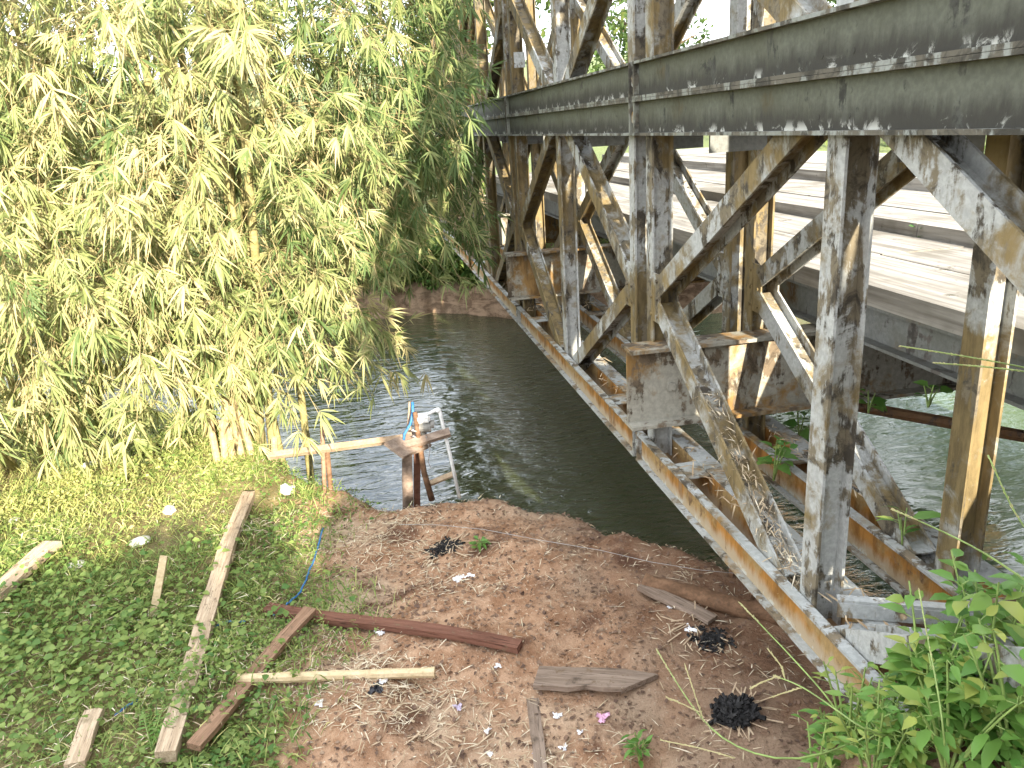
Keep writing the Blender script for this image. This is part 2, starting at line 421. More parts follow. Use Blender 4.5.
# ------------------------------------------------------------------ terrain
BX = np.array([-60, -6, -2.6, -1.35, -.6, -.2, .1, .66, 1.0, 1.25, 1.6, 2.2, 3.2, 5, 60.])
BY = np.array([9.6, 8.4, 7.6, 6.7, 5.35, 4.85, 4.72, 4.62, 4.2, 3.88, 3.42, 2.9, 2.4, 2.0, 1.0])
FX = np.array([-60, -5, -.4, .9, 1.85, 2.7, 4, 8, 60.])
FY = np.array([15, 13.5, 12.62, 12.5, 11.8, 11.25, 10.8, 10.5, 10.])
WATER_Z = -2.75
def sm(a, b, x):
    t = np.clip((x-a)/(b-a), 0, 1); return t*t*(3-2*t)
def fbm(x, y, s):
    r = 0
    for i, (a, ph) in enumerate(((1, .3), (.5, 1.7), (.27, 4.1), (.15, 2.2))):
        f = s*(1.9**i); r = r+a*np.sin(f*x+ph+1.3*np.sin(f*.7*y+ph*2))*np.cos(f*1.1*y+ph*3+.9*np.sin(f*.8*x))
    return r
def hgt(X, Y):
    X = np.asarray(X, float); Y = np.asarray(Y, float)
    d = (np.interp(X, BX, BY)-Y)*.78 + .05*fbm(X, Y, 3.0)
    zl = -2.24 + .05*fbm(X, Y, 1.3) + .022*fbm(X, Y, 5.0) + .009*fbm(X, Y, 17.0)
    zl = zl + .07*sm(1.2, .1, np.hypot((X-.5)/1.1, (Y-3.7)/.9))
    zl = zl + .62*sm(1.9, .5, Y)*(1-sm(.9, 1.4, X)) + .78*sm(.72, 1.25, X)*sm(2.05, 1.4, Y)
    zl = zl + .25*sm(-2.2, -5, X)
    t = sm(-.45, .16, d); zn = -3.5+(zl+3.5)*t
    df = Y-np.interp(X, FX, FY) + .09*fbm(X, Y, 2.2) + .06*fbm(X, Y*.3, 7.0)
    zf = -2.28 + .30*np.clip(df-.3, 0, 5) + .10*np.clip(df-6, 0, 80) + .06*fbm(X, Y, 1.1)
    t = sm(-.55, .2, df); zff = -3.5+(zf+3.5)*t
    return np.maximum(zn, zff)
def axis(segs):
    out = []
    for a, b, st in segs: out.append(np.arange(a, b, st))
    return np.unique(np.round(np.concatenate(out+[np.array([segs[-1][1]])]), 4))
gx = axis([(-300, -60, 40), (-60, -10, 5), (-10, -4, .4), (-4, 3, .035), (3, 6, .15), (6, 14, .5), (14, 60, 4), (60, 300, 40)])
gy = axis([(-60, -6, 6), (-6, 1.6, .2), (1.6, 5.6, .035), (5.6, 8, .12), (8, 14.5, .12), (14.5, 30, .8), (30, 100, 6), (100, 400, 50)])
GX, GY = np.meshgrid(gx, gy); GZ = hgt(GX, GY)
nx, ny = len(gx), len(gy)
me = bpy.data.meshes.new('ground')
V = np.stack([GX, GY, GZ], -1).reshape(-1, 3)
ii, jj = np.meshgrid(np.arange(nx-1), np.arange(ny-1)); q = (jj*nx+ii).ravel()
Fq = np.stack([q, q+1, q+nx+1, q+nx], 1)
me.from_pydata(V.tolist(), [], Fq.tolist()); me.materials.append(M['soil'])
me.polygons.foreach_set('use_smooth', [True]*len(me.polygons)); me.update()
o = bpy.data.objects.new('ground', me); COL.objects.link(o); tag(o, kind='structure')
b = MB(); b.add([(-90, -6, WATER_Z), (90, -6, WATER_Z), (90, 18, WATER_Z), (-90, 18, WATER_Z)], [(0, 1, 2, 3)])
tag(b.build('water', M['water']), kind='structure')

def G(x, y, dz=0.0):
    """where the sight line through a photo point meets the ground"""
    d = ray(x, y); t = 1.0
    for _ in range(4000):
        p = d*t
        if p[2] < max(hgt(p[0], p[1]), WATER_Z): break
        t += .01
    p = d*t; p[2] = float(hgt(p[0], p[1]))+dz; return p
def onground(X, Y, dz=0.0): return np.array([X, Y, float(hgt(X, Y))+dz])

# ------------------------------------------------------------------ the bridge
PL = 3.048; JY0 = 3.49-PL; X1, X2 = 1.19, 1.67
CW, CH = .225, .15
LOWZ = (-1.61, -.068)           # lower storey: foot of its bottom and top chords
UPZ = (.083, .083+1.542)
def yj(k): return JY0+k*PL
bridge = thing('panel_truss_bridge', (1.5, yj(0), -1.61), 'grey steel panel truss bridge with peeling paint and rust crossing the river', 'bridge')

def channel(mb, x_web, x_tip, y0, y1, z, mf, mw):
    t = .011; s = 1 if x_tip > x_web else -1
    a, bb = sorted((x_web, x_tip))
    mb.box((a, y0, z), (bb, y1, z+t), mf); mb.box((a, y0, z+CH-t), (bb, y1, z+CH), mf)
    mb.box((min(x_web, x_web+s*.009), y0+.001, z+t), (max(x_web, x_web+s*.009), y1-.001, z+CH-t), mw)
def panel_chords(zs, webs):
    mb = MB()
    for ci, (z, mw) in enumerate(zip(zs, webs)):
        fl = 3 if (mw == 1) else 0
        y0, y1 = .022, PL-.022
        z = z-zs[0]
        channel(mb, .036, .0, y0, y1, z, fl, mw)
        channel(mb, .145, CW, y0, y1, z, fl, mw)
        for yy in (y0+.008, y1-.008):          # end stiffeners at the pin joints
            mb.box((.004, yy-.007, z+.0112), (.0355, yy+.007, z+CH-.0112), fl)
            mb.box((.1455, yy-.007, z+.0112), (CW-.006, yy+.007, z+CH-.0112), fl)
        for yy in (.5, 1.3, 1.75, 2.55):       # batten plates between the channels
            mb.box((.046, yy-.08, z+CH-.016), (.144, yy+.08, z+CH-.010), 0)
        for jy in (0, ): mb.tube([(.012, jy, z+CH/2), (CW-.03, jy, z+CH/2)], .026, 12, 0)
        for by in (.11, PL/2-.07, PL/2+.07, PL-.11):
            for bz in (.045, .105): mb.tube([(.026, by, z+bz), (.0365, by, z+bz)], .008, 6, mw)
    return mb
TH = 1.542
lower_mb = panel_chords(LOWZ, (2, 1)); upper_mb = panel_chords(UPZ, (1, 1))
MEMX = .0905; MD = .096
vert = {}
def member(p0, p1, wid=.066, gus=False):
    mb = MB(); mb.ibeam(p0, p1, (1, 0, 0), MD, wid, .009)
    return mb
z0, z1, zm = CH-.09, TH+.09, (CH+TH)/2
V_Y = (.115, PL/2, PL-.115)
D_SEG = [((.175, zm+.03), (PL/2-.10, z1)), ((.175, zm-.03), (PL/2-.10, z0)), ((PL-.175, zm+.03), (PL/2+.10, z1)), ((PL-.175, zm-.03), (PL/2+.10, z0))]
protos = {}
def build_panel(kind, mb):
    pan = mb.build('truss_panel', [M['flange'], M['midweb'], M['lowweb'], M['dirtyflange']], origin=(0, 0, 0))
    pan.parent = bridge; pan.location = (0, 0, 0)
    WLOC[pan.name] = np.zeros(3)
    for i, y in enumerate(V_Y):
        m = MB(); m.ibeam((MEMX, y, z0), (MEMX, y, z1), (1, 0, 0), MD, .085 if i == 1 else .075, .009)
        m.build('vertical', M['member'], parent=pan)
    for (a, c) in D_SEG:
        p0 = np.array((MEMX, a[0], a[1])); p1 = np.array((MEMX, c[0], c[1]))
        m = MB(); m.ibeam(p0, p1, (1, 0, 0), MD-.004, .085, .009); m.build('diagonal', M['member'], parent=pan)
    for y, s in ((.17, 1), (PL-.17, -1)):
        m = MB()
        m.box((MEMX-MD/2+.003, y-.06, zm-.11), (MEMX-MD/2+.010, y+.06, zm+.11)); m.box((MEMX+MD/2-.010, y-.06, zm-.11), (MEMX+MD/2-.003, y+.06, zm+.11))
        for by in (-.035, .035):
            for bz in (-.08, .0, .08): m.tube([(MEMX-MD/2-.006, y+by, zm+bz), (MEMX-MD/2+.0025, y+by, zm+bz)], .009, 6)
        m.build('gusset_plate', M['member'], parent=pan)
    return pan
def place(pan, x, y, z):
    pan.location = (x-1.5, y-yj(0), z+1.61)
pl_ = build_panel('low', lower_mb); pu_ = build_panel('up', upper_mb)
first = {'l': True, 'u': True}
def put(proto, key, x, y, z):
    if first[key]: first[key] = False; place(proto, x, y, z); return proto
    r = proto.copy(); COL.objects.link(r); r.parent = bridge; place(r, x, y, z)
    for ch in proto.children:
        c = ch.copy(); COL.objects.link(c); c.parent = r
    return r
for xx in (X1, X2):
    for k in range(-1, 4):
        put(pl_, 'l', xx, yj(k), LOWZ[0]); put(pu_, 'u', xx, yj(k), UPZ[0])

def bpart(mb, name, mat): return mb.build(name, mat, parent=bridge)
# transoms lie on the bottom chords just short of each joint
for k in range(0, 5):
    y = yj(k)-.20
    mb = MB(); zt, zb = -.975, -1.35
    mb.box((1.09, y-.075, zt-.016), (6.2, y+.075, zt)); mb.box((1.09, y-.075, zb), (6.2, y+.075, zb+.016))
    mb.box((1.091, y-.006, zb+.0165), (6.19, y+.006, zt-.0165))
    for xx in (1.30, 2.3): mb.tube([(xx, y-.018, -1.18), (xx, y-.005, -1.18)], .022, 8)
    bpart(mb, 'transom', M['transom'])
# stringers and deck
DZ = -.70
for x in (2.07, 2.75, 3.45, 4.2, 5.0, 5.9):
    mb = MB()
    mb.box((x-.055, yj(-1), -.963), (x+.055, yj(4), -.950)); mb.box((x-.055, yj(-1), -.803), (x+.055, yj(4), -.790)); mb.box((x-.005, yj(-1)+.01, -.9495), (x+.005, yj(4)-.01, -.8035))
    bpart(mb, 'stringer', M['rustbar'] if x > 2.2 else M['stringer'])
mb = MB()       # running planks with narrow gaps
xs = [2.0, 2.47, 2.94]
for a, c in zip(xs[:-1], xs[1:]):
    for k in range(-1, 4):
        q = MB(); q.box((a+.006, yj(k)+.004, -.788), (c-.006, yj(k+1)-.004, DZ+random.uniform(-.004, .004))); bpart(q, 'deck_board', M['deck'])
for a, c, zt in ((2.955, 3.32, -.63), (3.335, 3.70, -.626), (3.715, 4.08, -.631)):
    for k in range(-1, 4):
        q = MB(); q.box((a, yj(k)+.004+.4, -.787), (c, yj(k+1)-.004+.4, zt)); bpart(q, 'tread_board', M['deck'])
for a, c, zt in ((4.10, 4.6, -.54), (4.62, 5.3, -.537), (5.32, 6.0, -.541)):
    for k in range(-1, 4):
        q = MB(); q.box((a, yj(k)+.004+.9, -.787), (c, yj(k+1)-.004+.9, zt)); bpart(q, 'tread_board', M['deck'])
# bracing near the photographer and the sway brace under the deck
def angle_bar(p0, p1, w=.085, t=.008):
    mb = MB(); p0 = np.array(p0); p1 = np.array(p1); d = unit(p1-p0); sd = unit(np.cross(d, (0, 0, 1)))
    c = (p0+p1)/2; ln = np.linalg.norm(p1-p0)/2
    mb.obox(c-sd*w*.3, (d, sd, np.array([0, 0, 1.0])), (ln, w*.3, t/2)); mb.obox(c+np.array([0, 0, -w/2-t/2]), (d, sd, np.array([0, 0, 1.0])), (ln, t/2, w/2-.001))
    return mb
a = at_z(838, 601, -1.40); c = at_z(1100, 622, -1.40)
bpart(angle_bar(a, c, .05), 'bracing_angle', M['flange'])
a = at_z(845, 404, -1.48); c = at_z(1100, 450, -1.48)
mb = MB(); mb.tube([a-(c-a)*.3, c], .03, 8); bpart(mb, 'sway_brace', M['rustbar'])
# raker plates between the two trusses, just under the middle chord
for k in (0, 1, 2, 3):
    for off in (.32, PL/2, PL-.32):
        q = MB(); q.box((X1+CW+.001, yj(k)+off-.05, -.062), (X2-.001, yj(k)+off+.05, -.053)); q.box((X1+CW+.002, yj(k)+off-.006, -.15), (X2-.002, yj(k)+off+.006, -.0635)); bpart(q, 'tie_plate', M['stringer'])
q = MB(); yy = yj(2)-.02
q.box((X1+.05, yy-.21, .42), (X1+.135, yy-.2, .53)); bpart(q, 'bracket_plate', M['flange'])
# far abutment
q = MB(); q.box((1.18, yj(4)+.25, -3.4), (6.8, yj(4)+1.3, -1.615)); tag(q.build('bridge_abutment', M['concrete']), 'stained concrete abutment under the far end of the bridge', 'abutment')

# ------------------------------------------------------------------ bamboo
def spray_set(lm, st, P, outward, nclus, leaflen, tintmu, spread=.9, droop=.35, tints=.26, rtw=.0022, zfloor=-1.85):
    """one drooping side branch: stem tube + leaf fans along it"""
    L_ = random.uniform(.45, 1.05); out = unit(outward+rng.normal(0, .35, 3))
    sag = random.uniform(.25, .9)
    if P[0]+max(0, out[0])*L_ > .142*P[1]: P = P.copy(); P[0] = .142*P[1]-max(0, out[0])*L_-random.uniform(0, .25)
    low = P[2]+min(0, out[2])*L_-sag*L_*.8-.12-zfloor
    if low < 0: sag *= .5; P = P+np.array([0, 0, -low*.7])
    ks = np.linspace(0, 1, 7)
    pts = P+out[None]*(ks*L_)[:, None]+np.array([0, 0, -1.0])*(sag*L_*ks**2)[:, None]+rng.normal(0, .008, (7, 3))
    st.tube(pts, np.linspace(rtw*1.5, rtw*.6, 7), 4, 0, False)
    tg = np.gradient(pts, axis=0)
    B, D, Ln, Wd, Dr, Ti = [], [], [], [], [], []
    branch_t = rng.normal(tintmu, tints*.75); leaflen = leaflen*random.uniform(.72, 1.25)
    for j in range(nclus):
        t = random.uniform(.22, 1) if j else 1.0
        p = np.array([np.interp(t, ks, pts[:, i]) for i in range(3)]); d = unit(np.array([np.interp(t, ks, tg[:, i]) for i in range(3)]))
        tw = unit(d*.7+rng.normal(0, .55, 3)+np.array([0, 0, -.25])); tl = random.uniform(.05, .20) if j else .02
        e = p+tw*tl
        if j: st.tube(np.array([p, (p+e)/2+np.array([0, 0, .006]), e]), rtw*.55, 3, 0, False)
        n = random.randint(5, 9)
        axis_ = unit(tw+np.array([0, 0, -.35])); sd = unit(np.cross(axis_, rng.normal(0, 1, 3)+np.array([.2, -1.0, .3])))
        ang = np.linspace(-1, 1, n)*spread+rng.normal(0, .12, n)
        dd = axis_[None]*np.cos(ang)[:, None]+sd[None]*np.sin(ang)[:, None]+rng.normal(0, .10, (n, 3))
        pos = e[None]-axis_[None]*(np.abs(ang)*.025)[:, None]
        B.append(pos); D.append(dd); ll = leaflen*rng.uniform(.6, 1.2, n)*(1-.2*np.abs(ang)); Ln.append(ll); Wd.append(ll*rng.uniform(.065, .115, n)); Dr.append(rng.uniform(.05, droop, n)); Ti.append(np.clip(rng.normal(branch_t, tints*.7, n), 0, 1))
    nB = np.concatenate(B); nD = np.concatenate(D)
    side = np.cross(unit(nD), np.array([.15, -1.0, .55]))+rng.normal(0, .45, nD.shape)
    lm.add(nB, nD, np.concatenate(Ln), np.concatenate(Wd), np.concatenate(Dr), np.concatenate(Ti), side=side)

def culm(mb, p0, p1, bend, r0, r1, n=12):
    p0 = np.array(p0, float); p1 = np.array(p1, float); ks = np.linspace(0, 1, n)
    pts = p0+(p1-p0)[None]*ks[:, None]+np.array(bend, float)[None]*(ks*(1-ks)*4)[:, None]
    rr = np.linspace(r0, r1, n)
    P2, R2 = [], []
    for i in range(n):
        P2.append(pts[i]); R2.append(rr[i])
        if i < n-1:
            e = pts[i]+(pts[i+1]-pts[i])*.94; P2.append(e); R2.append(rr[i]*.97)
            e = pts[i]+(pts[i+1]-pts[i])*.97; P2.append(e); R2.append(rr[i]*1.16)
    mb.tube(np.array(P2), R2, 8, 0)

HOLES = [(-.42, .62, .30), (-1.5, -.1, .22), (-2.2, .3, .2), (-1.0, -.55, .18), (-2.6, -.6, .22), (-1.75, .8, .2), (-.15, .1, .16), (-1.9, -1.1, .16), (-.75, .15, .14)]
def bamboo(name, label, base, culms, vols, mat, tintmu, group='bamboo clumps on the left bank', leaflen=.155):
    t = thing(name, base, label, 'bamboo', group)
    for (dx, dy, tx, ty, tz, r) in culms:
        mb = MB(); p0 = onground(base[0]+dx, base[1]+dy, -.05)
        culm(mb, p0, (base[0]+tx, base[1]+ty, tz), (rng.normal(0, .06), rng.normal(0, .06), 0), r, r*.5)
        mb.build('culm', M['culm'], parent=t, smooth=True)
    lm = LeafMesh(); st = MB()
    for (c, rad, nb, ncl, outw, tm, fl) in vols:
        c = np.array(c); rad = np.array(rad)
        for _ in range(nb):
            # near the shell of the ellipsoid
            v = unit(rng.normal(0, 1, 3)); rr = random.uniform(.45, 1.0)**.5
            P = c+v*rad*rr
            if any(np.hypot(P[0]-hx, P[2]-hz) < hr and P[1] < 6.35 for hx, hz, hr in HOLES): continue
            o_ = unit(v/rad*np.mean(rad)*.8+np.array(outw)+np.array([0, 0, .25]))
            spray_set(lm, st, P, o_, ncl, leaflen, tm, zfloor=fl)
    lm.build('foliage', [mat, M['twig']], parent=t, stems=st)
    return t

random.seed(3)
bA = onground(-1.05, 6.25)
cul = []
for i in range(16):
    a = random.uniform(0, 2*pi); r = random.uniform(0, .42)
    cul.append((r*cos(a), r*sin(a)*.6, r*cos(a)*2.2+random.uniform(-.5, .9), r*sin(a)*1.5+random.uniform(-.6, .3), random.uniform(2.2, 3.6), random.uniform(.026, .04)))
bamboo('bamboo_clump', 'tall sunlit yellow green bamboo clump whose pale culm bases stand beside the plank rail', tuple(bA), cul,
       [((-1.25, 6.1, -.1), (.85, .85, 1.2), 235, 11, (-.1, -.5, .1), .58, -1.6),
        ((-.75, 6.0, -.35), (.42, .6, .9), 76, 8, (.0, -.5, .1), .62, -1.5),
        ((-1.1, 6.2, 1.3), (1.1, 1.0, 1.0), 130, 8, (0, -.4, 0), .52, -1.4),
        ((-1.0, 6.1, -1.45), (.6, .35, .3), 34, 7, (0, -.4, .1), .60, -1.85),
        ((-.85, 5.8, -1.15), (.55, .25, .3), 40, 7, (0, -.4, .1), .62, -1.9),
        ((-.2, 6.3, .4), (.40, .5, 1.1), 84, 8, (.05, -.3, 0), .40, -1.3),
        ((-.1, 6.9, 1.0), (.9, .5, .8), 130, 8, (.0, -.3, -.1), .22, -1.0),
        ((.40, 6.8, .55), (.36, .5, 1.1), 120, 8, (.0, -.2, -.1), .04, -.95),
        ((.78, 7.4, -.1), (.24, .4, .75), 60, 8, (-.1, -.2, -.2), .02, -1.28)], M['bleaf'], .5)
bB = onground(-2.5, 6.3)
cul = []
for i in range(14):
    a = random.uniform(0, 2*pi); r = random.uniform(0, .5)
    cul.append((r*cos(a), r*sin(a)*.6, r*cos(a)*2.2+random.uniform(-.7, .5), r*sin(a)*1.5+random.uniform(-.5, .3), random.uniform(2.2, 3.6), random.uniform(.024, .038)))
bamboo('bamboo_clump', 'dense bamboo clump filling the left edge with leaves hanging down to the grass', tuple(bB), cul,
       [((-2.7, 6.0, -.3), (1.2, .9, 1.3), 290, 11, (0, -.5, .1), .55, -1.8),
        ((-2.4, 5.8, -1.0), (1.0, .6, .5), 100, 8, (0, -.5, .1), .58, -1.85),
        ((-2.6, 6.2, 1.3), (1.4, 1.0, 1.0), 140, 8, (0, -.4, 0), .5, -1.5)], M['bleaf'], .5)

# cut stumps at the foot of the clump
for i, (x, y) in enumerate([(214, 442), (222, 446), (231, 447), (240, 445), (250, 443), (270, 440), (281, 438), (292, 440)]):
    p = at_y(x, y, 5.75); p = onground(p[0], p[1]); mb = MB()
    h = random.uniform(.2, .5) if i < 5 else random.uniform(.14, .28)
    mb.tube([p-(0, 0, .05), p+(random.uniform(-.05, .05), random.uniform(-.03, .03), h*.97), p+(random.uniform(-.05, .05), 0, h)], (.028, .025, .018), 9); 
    ob = mb.build('bamboo_stump', M['stump'], smooth=False)
    tag(ob, 'pale cut bamboo stump in the row at the foot of the sunlit clump', 'stump', 'cut bamboo stumps')

# ------------------------------------------------------------------ shrubs and trees
def leafball(lm, c, rad, n, ll, tint, up=.2, shell=.55, wr=.5, droop=.25):
    c = np.array(c); rad = np.array(rad)
    v = unit(rng.normal(0, 1, (n, 3))); rr = rng.uniform(shell**3, 1, n)**(1/3)
    P = c+v*rad*rr[:, None]
    D = unit(v+rng.normal(0, .7, (n, 3))+np.array([0, 0, up]))
    l = ll*rng.uniform(.6, 1.3, n)
    lm.add(P, D, l, l*wr*rng.uniform(.8, 1.2, n), rng.uniform(0, droop, n), np.clip(rng.normal(tint, .2, n), 0, 1))
def limb_paths(p0, h, spread, nl):
    out = [np.array([p0-np.array([0, 0, .1]), p0+np.array([.03, .02, h*.4]), p0+np.array([-.05, .05, h*.75])])]
    for i in range(nl):
        a = random.uniform(0, 2*pi); s = out[0][1]+(out[0][2]-out[0][1])*random.uniform(0, .9)
        e = s+np.array([cos(a)*spread, sin(a)*spread, h*random.uniform(.15, .4)]); out.append(np.array([s, (s+e)/2+np.array([0, 0, .12*h*.3]), e]))
    return out
def tree(name, label, cat, X, Y, h, rx, n, ll, mat, tint, group, nclump=14, crown_low=.3, trunk=.11):
    p = onground(X, Y); t = thing(name, tuple(p), label, cat, group)
    mb = MB(); paths = limb_paths(p, h, rx*.6, 6)
    for i, q in enumerate(paths): mb.tube(q, np.linspace(trunk if i == 0 else trunk*.5, trunk*.6 if i == 0 else trunk*.15, 3), 7)
    mb.build('trunk', M['bark'], parent=t, smooth=True)
    lm = LeafMesh()
    for i in range(nclump):
        a = random.uniform(0, 2*pi); r = rx*random.uniform(0, .75)**.7
        z = h*random.uniform(crown_low, .92)
        f = 1-.5*abs(z/h-.6)
        leafball(lm, (X+r*cos(a)*f, Y+r*sin(a)*f, p[2]+z), (rx*.42, rx*.42, h*.13+rx*.12), n//nclump, ll, np.clip(tint+random.uniform(-.18, .22), 0, 1))
    lm.build('crown', mat, parent=t)
    return t
TG = 'trees on the far bank'
spots = [(-5.6, 15.5, 3.0, 2.2, 'broad dark tree behind the left bamboo on the far bank'), (-1.0, 16.2, 1.3, 1.6, 'low dark tree across the river behind the bamboo gap'),
         (2.0, 14.8, 3.9, .9, 'dark tree across the river right behind the shaded bamboo twigs'), (2.3, 15.4, 8.5, 1.35, 'tallest narrow tree across the river in line with the far bridge end'), (4.4, 17.5, 8.0, 1.7, 'dense tree behind the far end of the bridge truss'),
         (7.4, 20.5, 3.6, 2.4, 'rounded tree seen through the upper truss beyond the bridge'), (11.2, 17.0, 6.2, 2.8, 'broad spreading tree beyond the bright deck'),
         (13.6, 12.8, 6.2, 3.0, 'green tree at right beyond the deck edge'), (17.5, 19, 8.0, 3.4, 'farther tree right of the deck against the sky')]
for (X, Y, h, rx, lab) in spots:
    tree('tree', lab, 'tree', X, Y, h, rx, 5200 if X > 8 else 4200, .17, M['tree'], .6, TG, crown_low=.12 if X > 8 else .3)
for (X, Y, h, rx, lab) in [(-.35, 12.85, .95, .6, 'leafy green shrub at the left of the far bank'), (.35, 12.8, 1.0, .6, 'round green shrub above the bare far bank'), (.98, 12.72, .85, .5, 'green shrub just left of the far bridge end'), (1.55, 12.3, .6, .34, 'small shrub beside the rusty transom ends'), (-1.3, 13.4, 1.2, .7, 'shrub half hidden by hanging bamboo twigs'), (2.3, 13.6, .9, .5, 'shrub under the far bridge end')]:
    tree('shrub', lab, 'shrub', X, Y, h, rx, 3600, .075, M['grass'], .34, 'shrubs on the far bank', 12, .05, .02)
# unseen bushes added behind the viewpoint, shaped to cast shade on the clearing
for (u, dist, v, lab) in [(-2.1, 3.2, -.60, 'added shade bush at the far left of the unseen row behind the viewpoint'), (-.95, 2.9, -.48, 'second added shade bush of the unseen row behind the viewpoint'), (.05, 2.8, -.06, 'tallest added shade bush of the unseen row, shaped for the peak of the shadow'), (.9, 2.9, -.30, 'added shade bush right of the tallest one in the unseen row'), (1.9, 3.1, -.35, 'added shade bush beside the road end, unseen behind the viewpoint'), (-.45, 2.7, -.5, 'low added shade bush just left of the tallest one in the unseen row'), (.45, 2.7, -.5, 'low added shade bush just right of the tallest one in the unseen row'), (-1.5, 2.8, -.55, 'low added shade bush between the two leftmost bushes of the unseen row'), (1.4, 2.8, -.5, 'low added shade bush near the road end, unseen behind the viewpoint'), (3.0, 3.2, -.45, 'last added shade bush of the unseen row towards the deck')]:
    hx, hy = -.172, .985
    X = u*.985-hx*dist; Y = u*.172-hy*dist
    top = (v+dist*.361*1.0)/.932; g = float(hgt(X, Y)); h = top-g
    tree('shade_bush', lab, 'bush', X, Y, h, .62 if abs(u) > .3 else .30, 7000, .105, M['grass'], .4, 'added shade bushes', 16, .06, .03)

# ------------------------------------------------------------------ ground cover
def grassmask(X, Y):
    e = -.52+.16*fbm(X, Y, 2.1)+.10*np.sin(Y*2.3)
    e = e+.55*sm(4.0, 4.75, Y)*(.6)
    m = sm(e+.22, e-.30, X)
    return m*np.clip(.75+.5*fbm(X+9, Y, 1.7), .08, 1)
def scatter(n, x0, x1, y0, y1):
    X = rng.uniform(x0, x1, n); Y = rng.uniform(y0, y1, n); return X, Y
lm = LeafMesh()
X, Y = scatter(210000, -5.2, .25, 2.0, 7.6); d = np.interp(X, BX, BY)-Y
dry = lambda X, Y: .34*sm(4.1, 5.2, Y+.25*fbm(X, Y, 1.6))*sm(-.7, -1.3, X)  # sunlight painted in: yellower grass tint over the zone the sun reaches
k = (rng.uniform(0, 1, len(X)) < grassmask(X, Y)) & (d > -.05); X, Y = X[k], Y[k]; n = len(X)
Z = hgt(X, Y); hh = rng.uniform(.006, .085, n)*(.6+.6*np.clip(fbm(X, Y, 2.6), -.6, 1.2))
a = rng.uniform(0, 2*pi, n); D = np.stack([np.cos(a), np.sin(a), rng.uniform(-.1, 1.1, n)], 1)
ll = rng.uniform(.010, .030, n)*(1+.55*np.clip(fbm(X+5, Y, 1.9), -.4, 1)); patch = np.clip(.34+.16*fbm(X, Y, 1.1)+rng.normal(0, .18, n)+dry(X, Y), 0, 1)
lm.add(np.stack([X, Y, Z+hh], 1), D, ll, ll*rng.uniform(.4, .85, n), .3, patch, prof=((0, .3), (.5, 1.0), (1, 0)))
X, Y = scatter(75000, -5.2, .4, 2.0, 7.8); d = np.interp(X, BX, BY)-Y
k = (rng.uniform(0, 1, len(X)) < np.clip(grassmask(X-.12, Y)*1.1, 0, 1)) & (d > -.12); X, Y = X[k], Y[k]; n = len(X)
a = rng.uniform(0, 2*pi, n); D = np.stack([np.cos(a), np.sin(a), rng.uniform(.6, 2.4, n)], 1); ll = rng.uniform(.06, .17, n)
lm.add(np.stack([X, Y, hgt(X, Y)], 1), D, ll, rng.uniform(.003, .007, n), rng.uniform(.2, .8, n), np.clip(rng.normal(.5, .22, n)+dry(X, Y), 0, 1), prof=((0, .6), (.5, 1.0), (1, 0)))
n = 2300; X = rng.normal(-1.75, .6, n); Y = rng.normal(3.55, .42, n); k = grassmask(X, Y) > .35; X, Y = X[k], Y[k]; n = len(X)
a = rng.uniform(0, 2*pi, n); D = np.stack([np.cos(a), np.sin(a), rng.uniform(-.1, .5, n)], 1); ll = rng.uniform(.026, .046, n)
lm.add(np.stack([X, Y, hgt(X, Y)+rng.uniform(.04, .13, n)], 1), D, ll, ll*.8, .3, np.clip(rng.normal(.34, .14, n), 0, 1), prof=((0, .2), (.35, 1.0), (.75, .7), (1, 0)))
for _ in range(150):       # taller tufts
    cx, cy = random.uniform(-4.5, -.5), random.uniform(2.2, 6.2)
    if float(grassmask(cx, cy)) < .3: continue
    n = random.randint(14, 34); X = cx+rng.normal(0, .035, n); Y = cy+rng.normal(0, .035, n); a = rng.uniform(0, 2*pi, n)
    lm.add(np.stack([X, Y, hgt(X, Y)], 1), np.stack([np.cos(a), np.sin(a), rng.uniform(.9, 3, n)], 1), rng.uniform(.10, .24, n), rng.uniform(.004, .008, n), rng.uniform(.3, .9, n), np.clip(rng.normal(.55, .2, n), 0, 1))
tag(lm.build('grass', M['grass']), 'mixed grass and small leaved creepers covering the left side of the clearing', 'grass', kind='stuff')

# grass on the far bank
lm = LeafMesh(); X, Y = scatter(42000, -4, 6, 11, 15); df = Y-np.interp(X, FX, FY); k = (df > .08) & (rng.uniform(0, 1, len(X)) < sm(-.02, .35, df)); X, Y = X[k], Y[k]; n = len(X)
a = rng.uniform(0, 2*pi, n); D = np.stack([np.cos(a), np.sin(a), rng.uniform(.8, 2.4, n)], 1); ll = rng.uniform(.12, .34, n)
lm.add(np.stack([X, Y, hgt(X, Y)], 1), D, ll, rng.uniform(.01, .02, n), rng.uniform(.4, 1.5, n), np.clip(rng.normal(.35, .2, n), 0, 1))
tag(lm.build('bank_grass', M['grass']), 'long green grass along the top of the far river bank', 'grass', kind='stuff')

